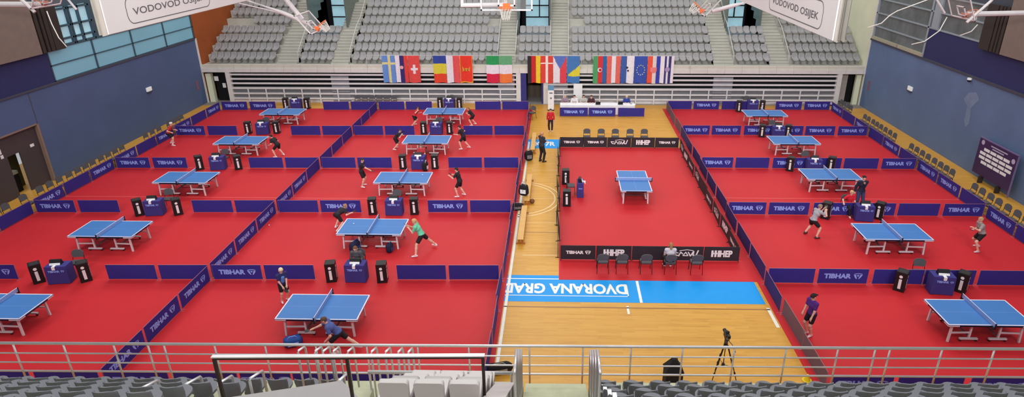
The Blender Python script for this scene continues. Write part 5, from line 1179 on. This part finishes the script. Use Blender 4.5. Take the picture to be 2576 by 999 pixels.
    if bat:
        sg = bat[0]; sh, el, wr, d, sd, nr, pm = arms[sg]
        o = thing('table_tennis_bat', 'bat held by the %s' % bat[1], 'bat', (0, 0, 0)); Mw = Matrix.Translation((x, y, z0)) @ Matrix.Rotation(R(face), 4, 'Z')
        ez = (d * 0.85 + Vector((0, 0, 0.3))).normalized(); ex = sd; ex = (ex - ez * ex.dot(ez)).normalized(); ey = ez.cross(ex); p = pm - nr * 0.02 * s
        o.matrix_world = Mw @ Matrix(((ex.x, ey.x, ez.x, p.x), (ex.y, ey.y, ez.y, p.y), (ex.z, ey.z, ez.z, p.z), (0, 0, 0, 1)))
        k = 16; disc_ = [(0.076 * math.sin(2 * PI * i / k), 0.125 - 0.079 * math.cos(2 * PI * i / k)) for i in range(k)]
        b = MB(); b.prism(disc_, (0, 0.006, 0), (1, 0, 0), (0, 0, 1), 0.006, 0); b.prism(disc_, (0, 0, 0), (1, 0, 0), (0, 0, 1), 0.006, 1); b.build('blade', ['bat_red', 'black'], o)
        MB().box(-0.014, 0.014, -0.012, 0.012, -0.055, 0.05).build('handle', 'bat_wood', o, bevel=0.004)
    return t
BLK_, DK = (38, 36, 42), (30, 29, 34)
person('player with a white cap, red and black shirt, beside the left barrier', -24.2, 36.95, 15, 1.66, 0.82, 28, fl=(-0.05, -0.38), fr=(0.2, 0.25), hl=(0.4, -0.2, 0.95), hr=(0.3, 0.35, 0.95), shirt=(200, 58, 62), accent=(40, 38, 44), hair=(232, 224, 220), hairstyle='cap', bat=(1, 'white-capped player'), socks=(236, 232, 232))
person('player in black bending before the second cross row, left column', -16.55, 35.0, 165, 1.6, 0.80, 42, fl=(0.1, -0.25), fr=(-0.1, 0.27), hl=(0.45, -0.25, 0.8), hr=(0.45, 0.3, 0.85), shirt=BLK_, hair=(52, 44, 42), bat=(1, 'black-clad player of the left column'))
person('player in red and black at the left end of the farthest walkway-side table', -9.85, 41.3, 5, 1.55, 0.80, 35, fl=(0.0, -0.25), fr=(-0.15, 0.25), hl=(0.5, -0.1, 1.0), hr=(0.35, 0.3, 1.25), shirt=(206, 52, 60), shorts=DK, hair=(84, 50, 44), bat=(1, 'player at the left end of the farthest walkway-side table'))
person('player in black at the right end of the farthest walkway-side table', -5.85, 41.5, 175, 1.5, 0.78, 38, fl=(0.1, -0.22), fr=(-0.1, 0.25), hl=(0.45, -0.2, 1.0), hr=(0.45, 0.25, 0.95), shirt=BLK_, hair=(150, 104, 66), bat=(1, 'player at the right end of the farthest walkway-side table'), hairstyle='tail')
person('player in red and black at the left end of the fourth walkway-side table', -9.95, 36.45, 5, 1.52, 0.78, 38, fl=(-0.05, -0.25), fr=(-0.1, 0.2), hl=(0.5, -0.15, 0.95), hr=(0.5, 0.2, 1.1), shirt=BLK_, accent=(190, 52, 60), hair=(60, 48, 44), bat=(1, 'player at the left end of the fourth walkway-side table'))
person('player in black with white shoulders at the right end of the fourth walkway-side table', -5.8, 36.6, 175, 1.62, 0.84, 25, fl=(0.15, -0.2), fr=(-0.3, 0.2), hl=(0.55, -0.1, 1.0), hr=(0.2, 0.35, 1.0), shirt=BLK_, hair=(48, 40, 40), bat=(1, 'player at the right end of the fourth walkway-side table'))
person('player in black and red standing left of the third walkway-side table', -10.25, 30.5, 0, 1.62, 0.9, 10, fl=(0.0, -0.15), fr=(0.02, 0.2), hl=(0.3, -0.2, 0.98), hr=(0.55, 0.1, 1.0), shirt=BLK_, accent=(196, 54, 62), hair=(62, 46, 40), bat=(1, 'player standing left of the third walkway-side table'))
person('player in black right of the third walkway-side table', -4.95, 29.3, 170, 1.62, 0.88, 15, fl=(0.12, -0.18), fr=(-0.15, 0.18), hl=(0.5, -0.15, 1.2), hr=(0.4, 0.2, 1.15), shirt=BLK_, hair=(46, 38, 38), bat=(1, 'player right of the third walkway-side table'))
person('player in black crouching low at the left end of the second walkway-side table', -9.95, 25.55, 60, 1.6, 0.72, 75, fl=(0.0, -0.15), fr=(-0.25, 0.25), hl=(0.6, -0.3, 0.6), hr=(0.55, 0.4, 0.7), look=-10, shirt=BLK_, hair=(168, 122, 92), bat=(1, 'player crouching at the second walkway-side table'))
person('player in a mint green shirt at the right end of the second walkway-side table', -5.68, 23.45, 180, 1.72, 0.80, 26, side=0, fl=(0.22, -0.5), fr=(-0.5, 0.42), hl=(0.5, -0.05, 1.1), hr=(0.55, 0.1, 1.15), shirt=(112, 210, 170), shorts=DK, hair=(206, 160, 108), hairstyle='tail', bat=(1, 'player in mint green'))
person('boy with pale hair in blue shirt at the left end of the nearest walkway-side table', -9.95, 19.55, -40, 1.48, 0.90, 10, fl=(0, -0.12), fr=(0.02, 0.14), hl=(0.3, -0.05, 0.9), hr=(0.28, 0.12, 0.88), look=35, shirt=(46, 50, 104), accent=(92, 142, 222), shorts=DK, hair=(226, 210, 170), bat=(1, 'pale-haired boy in blue'))
person('player in blue lunging in front of the nearest walkway-side table', -7.0, 16.75, 190, 1.7, 0.70, 38, side=-6, fl=(0.1, -0.2), fr=(-0.72, -0.1), hl=(0.35, -0.3, 0.62), hr=(0.95, 0.05, 0.8), look=20, shirt=(80, 96, 160), accent=(112, 136, 206), shorts=DK, hair=(96, 72, 58), bat=(1, 'lunging player in blue'))
person('person in a red jacket and black trousers standing by the officials table', -0.57, 40.2, -95, 1.58, 0.92, 3, fl=(0, -0.1), fr=(0, 0.1), hl=(-0.02, -0.26, 0.85), hr=(-0.02, 0.26, 0.85), shirt=(206, 34, 46), shorts=(40, 26, 30), sleeves='long', legs='long', hair=(60, 44, 40), shoes=(240, 208, 196), z0=0)
person('tall person in dark clothes with arms crossed on the wood walkway', -1.0, 34.4, 40, 1.85, 0.93, 2, fl=(0, -0.12), fr=(0.05, 0.12), hl=(0.26, 0.08, 1.15), hr=(0.28, -0.05, 1.12), shirt=(54, 50, 58), shorts=(38, 32, 36), sleeves='long', legs='long', hair=(176, 128, 98), hairstyle='bald', shoes=(40, 36, 36), z0=0, skin='skin_tan')
person('person in a navy jacket standing behind the second cross row, right column', 14.35, 28.15, -90, 1.76, 0.93, 3, fl=(0, -0.12), fr=(0, 0.12), hl=(0.22, 0.02, 1.38), hr=(-0.02, 0.27, 0.88), shirt=(34, 36, 60), shorts=(58, 68, 110), sleeves='long', legs='long', hair=(40, 34, 36), shoes=(40, 38, 42))
person('player in a grey shirt left of the second right-column table', 11.05, 25.2, 20, 1.7, 0.80, 25, fl=(-0.05, -0.28), fr=(0.1, 0.28), hl=(0.5, 0.0, 1.3), hr=(0.5, 0.15, 1.25), shirt=(168, 164, 172), shorts=DK, hair=(150, 124, 104), shoes=(60, 48, 50), bat=(1, 'grey-shirted player left of the second right-column table'))
person('player in a grey shirt right of the second right-column table', 17.6, 24.1, 175, 1.68, 0.80, 20, fl=(0.15, -0.28), fr=(-0.12, 0.28), hl=(0.55, -0.25, 1.15), hr=(0.35, 0.05, 0.95), shirt=(156, 146, 144), shorts=DK, hair=(186, 148, 106), shoes=(214, 196, 206), bat=(1, 'grey-shirted player right of the second right-column table'))
person('person in a purple shirt looking down by the see-through barrier', 8.35, 17.9, 200, 1.66, 0.92, 6, fl=(0, -0.1), fr=(0.02, 0.1), hl=(0.2, -0.2, 0.82), hr=(0.2, 0.22, 0.82), look=45, shirt=(82, 38, 130), shorts=(34, 24, 34), hair=(38, 24, 28), hairstyle='tail', shoes=(232, 214, 220))
def sitter(label, x, y, face, H, **k):
    k.setdefault('hz', 0.56); k.setdefault('lean', 8); k.setdefault('fl', (0.46, -0.13)); k.setdefault('fr', (0.46, 0.13)); k.setdefault('hl', (0.34, -0.15, 0.66)); k.setdefault('hr', (0.34, 0.15, 0.66)); k.setdefault('legs', 'long')
    return person(label, x, y, face, H, **k)
sitter('seated umpire with brown hair in grey at the nearest walkway-side desk', -7.85, 21.72, -90, 1.62, shirt=(86, 84, 90), shorts=(40, 40, 70), sleeves='long', hair=(120, 78, 52), hairstyle='long', lean=18)
sitter('seated umpire in red at the fourth walkway-side desk', -7.95, 40.07, -90, 1.6, shirt=(190, 60, 66), shorts=DK, hair=(110, 84, 70)) if False else sitter('seated umpire in red at the third walkway-side desk', -7.8, 33.82, -90, 1.6, shirt=(190, 60, 66), shorts=DK, hair=(120, 92, 76))
put('chair', chair_proto, (13.62, 27.62, ZM), R(-10), 'chair of the red-shirted umpire, second row, right-hand column', 'umpire chairs') if False else None
sitter('seated umpire in a red shirt at the second right-column desk', 13.6, 27.58, -80, 1.6, shirt=(214, 32, 50), shorts=DK, hair=(206, 170, 122), hl=(0.4, -0.1, 0.7), hr=(0.2, 0.42, 0.72))
sitter('person in pale grey seated on a chair before the near black barrier', 4.38, 22.0, 90, 1.62, shirt=(208, 202, 212), shorts=DK, hair=(168, 116, 72), hairstyle='long', sleeves='short', lean=4)
for i, (x, y, sh, hr, st, lab) in enumerate(((0.4, 45.0, (150, 128, 144), (196, 170, 160), 'short', 'official in mauve with pale hair at the left end of the officials table'), (1.08, 45.0, (226, 220, 222), (32, 28, 30), 'short', 'official in white with black hair at the officials table'),
                               (1.75, 45.05, (190, 186, 178), (46, 40, 40), 'short', 'official in beige at the officials table beside the one in white'), (2.3, 44.95, (74, 40, 48), (44, 24, 28), 'long', 'official with long dark hair at the middle of the officials table'), (4.85, 45.0, (50, 70, 150), (206, 186, 162), 'short', 'official in blue at the right end of the officials table'))):
    put('chair', chair_proto, (x, y, 0), 0, 'chair of the officials table, %s from left' % ORD[i], 'chairs of the officials')
    sitter(lab, x, y, -90, 1.66, shirt=sh, shorts=DK, sleeves='long', hair=hr, hairstyle=st, z0=0, hl=(0.36, -0.14, 0.82), hr=(0.36, 0.14, 0.82), lean=12)
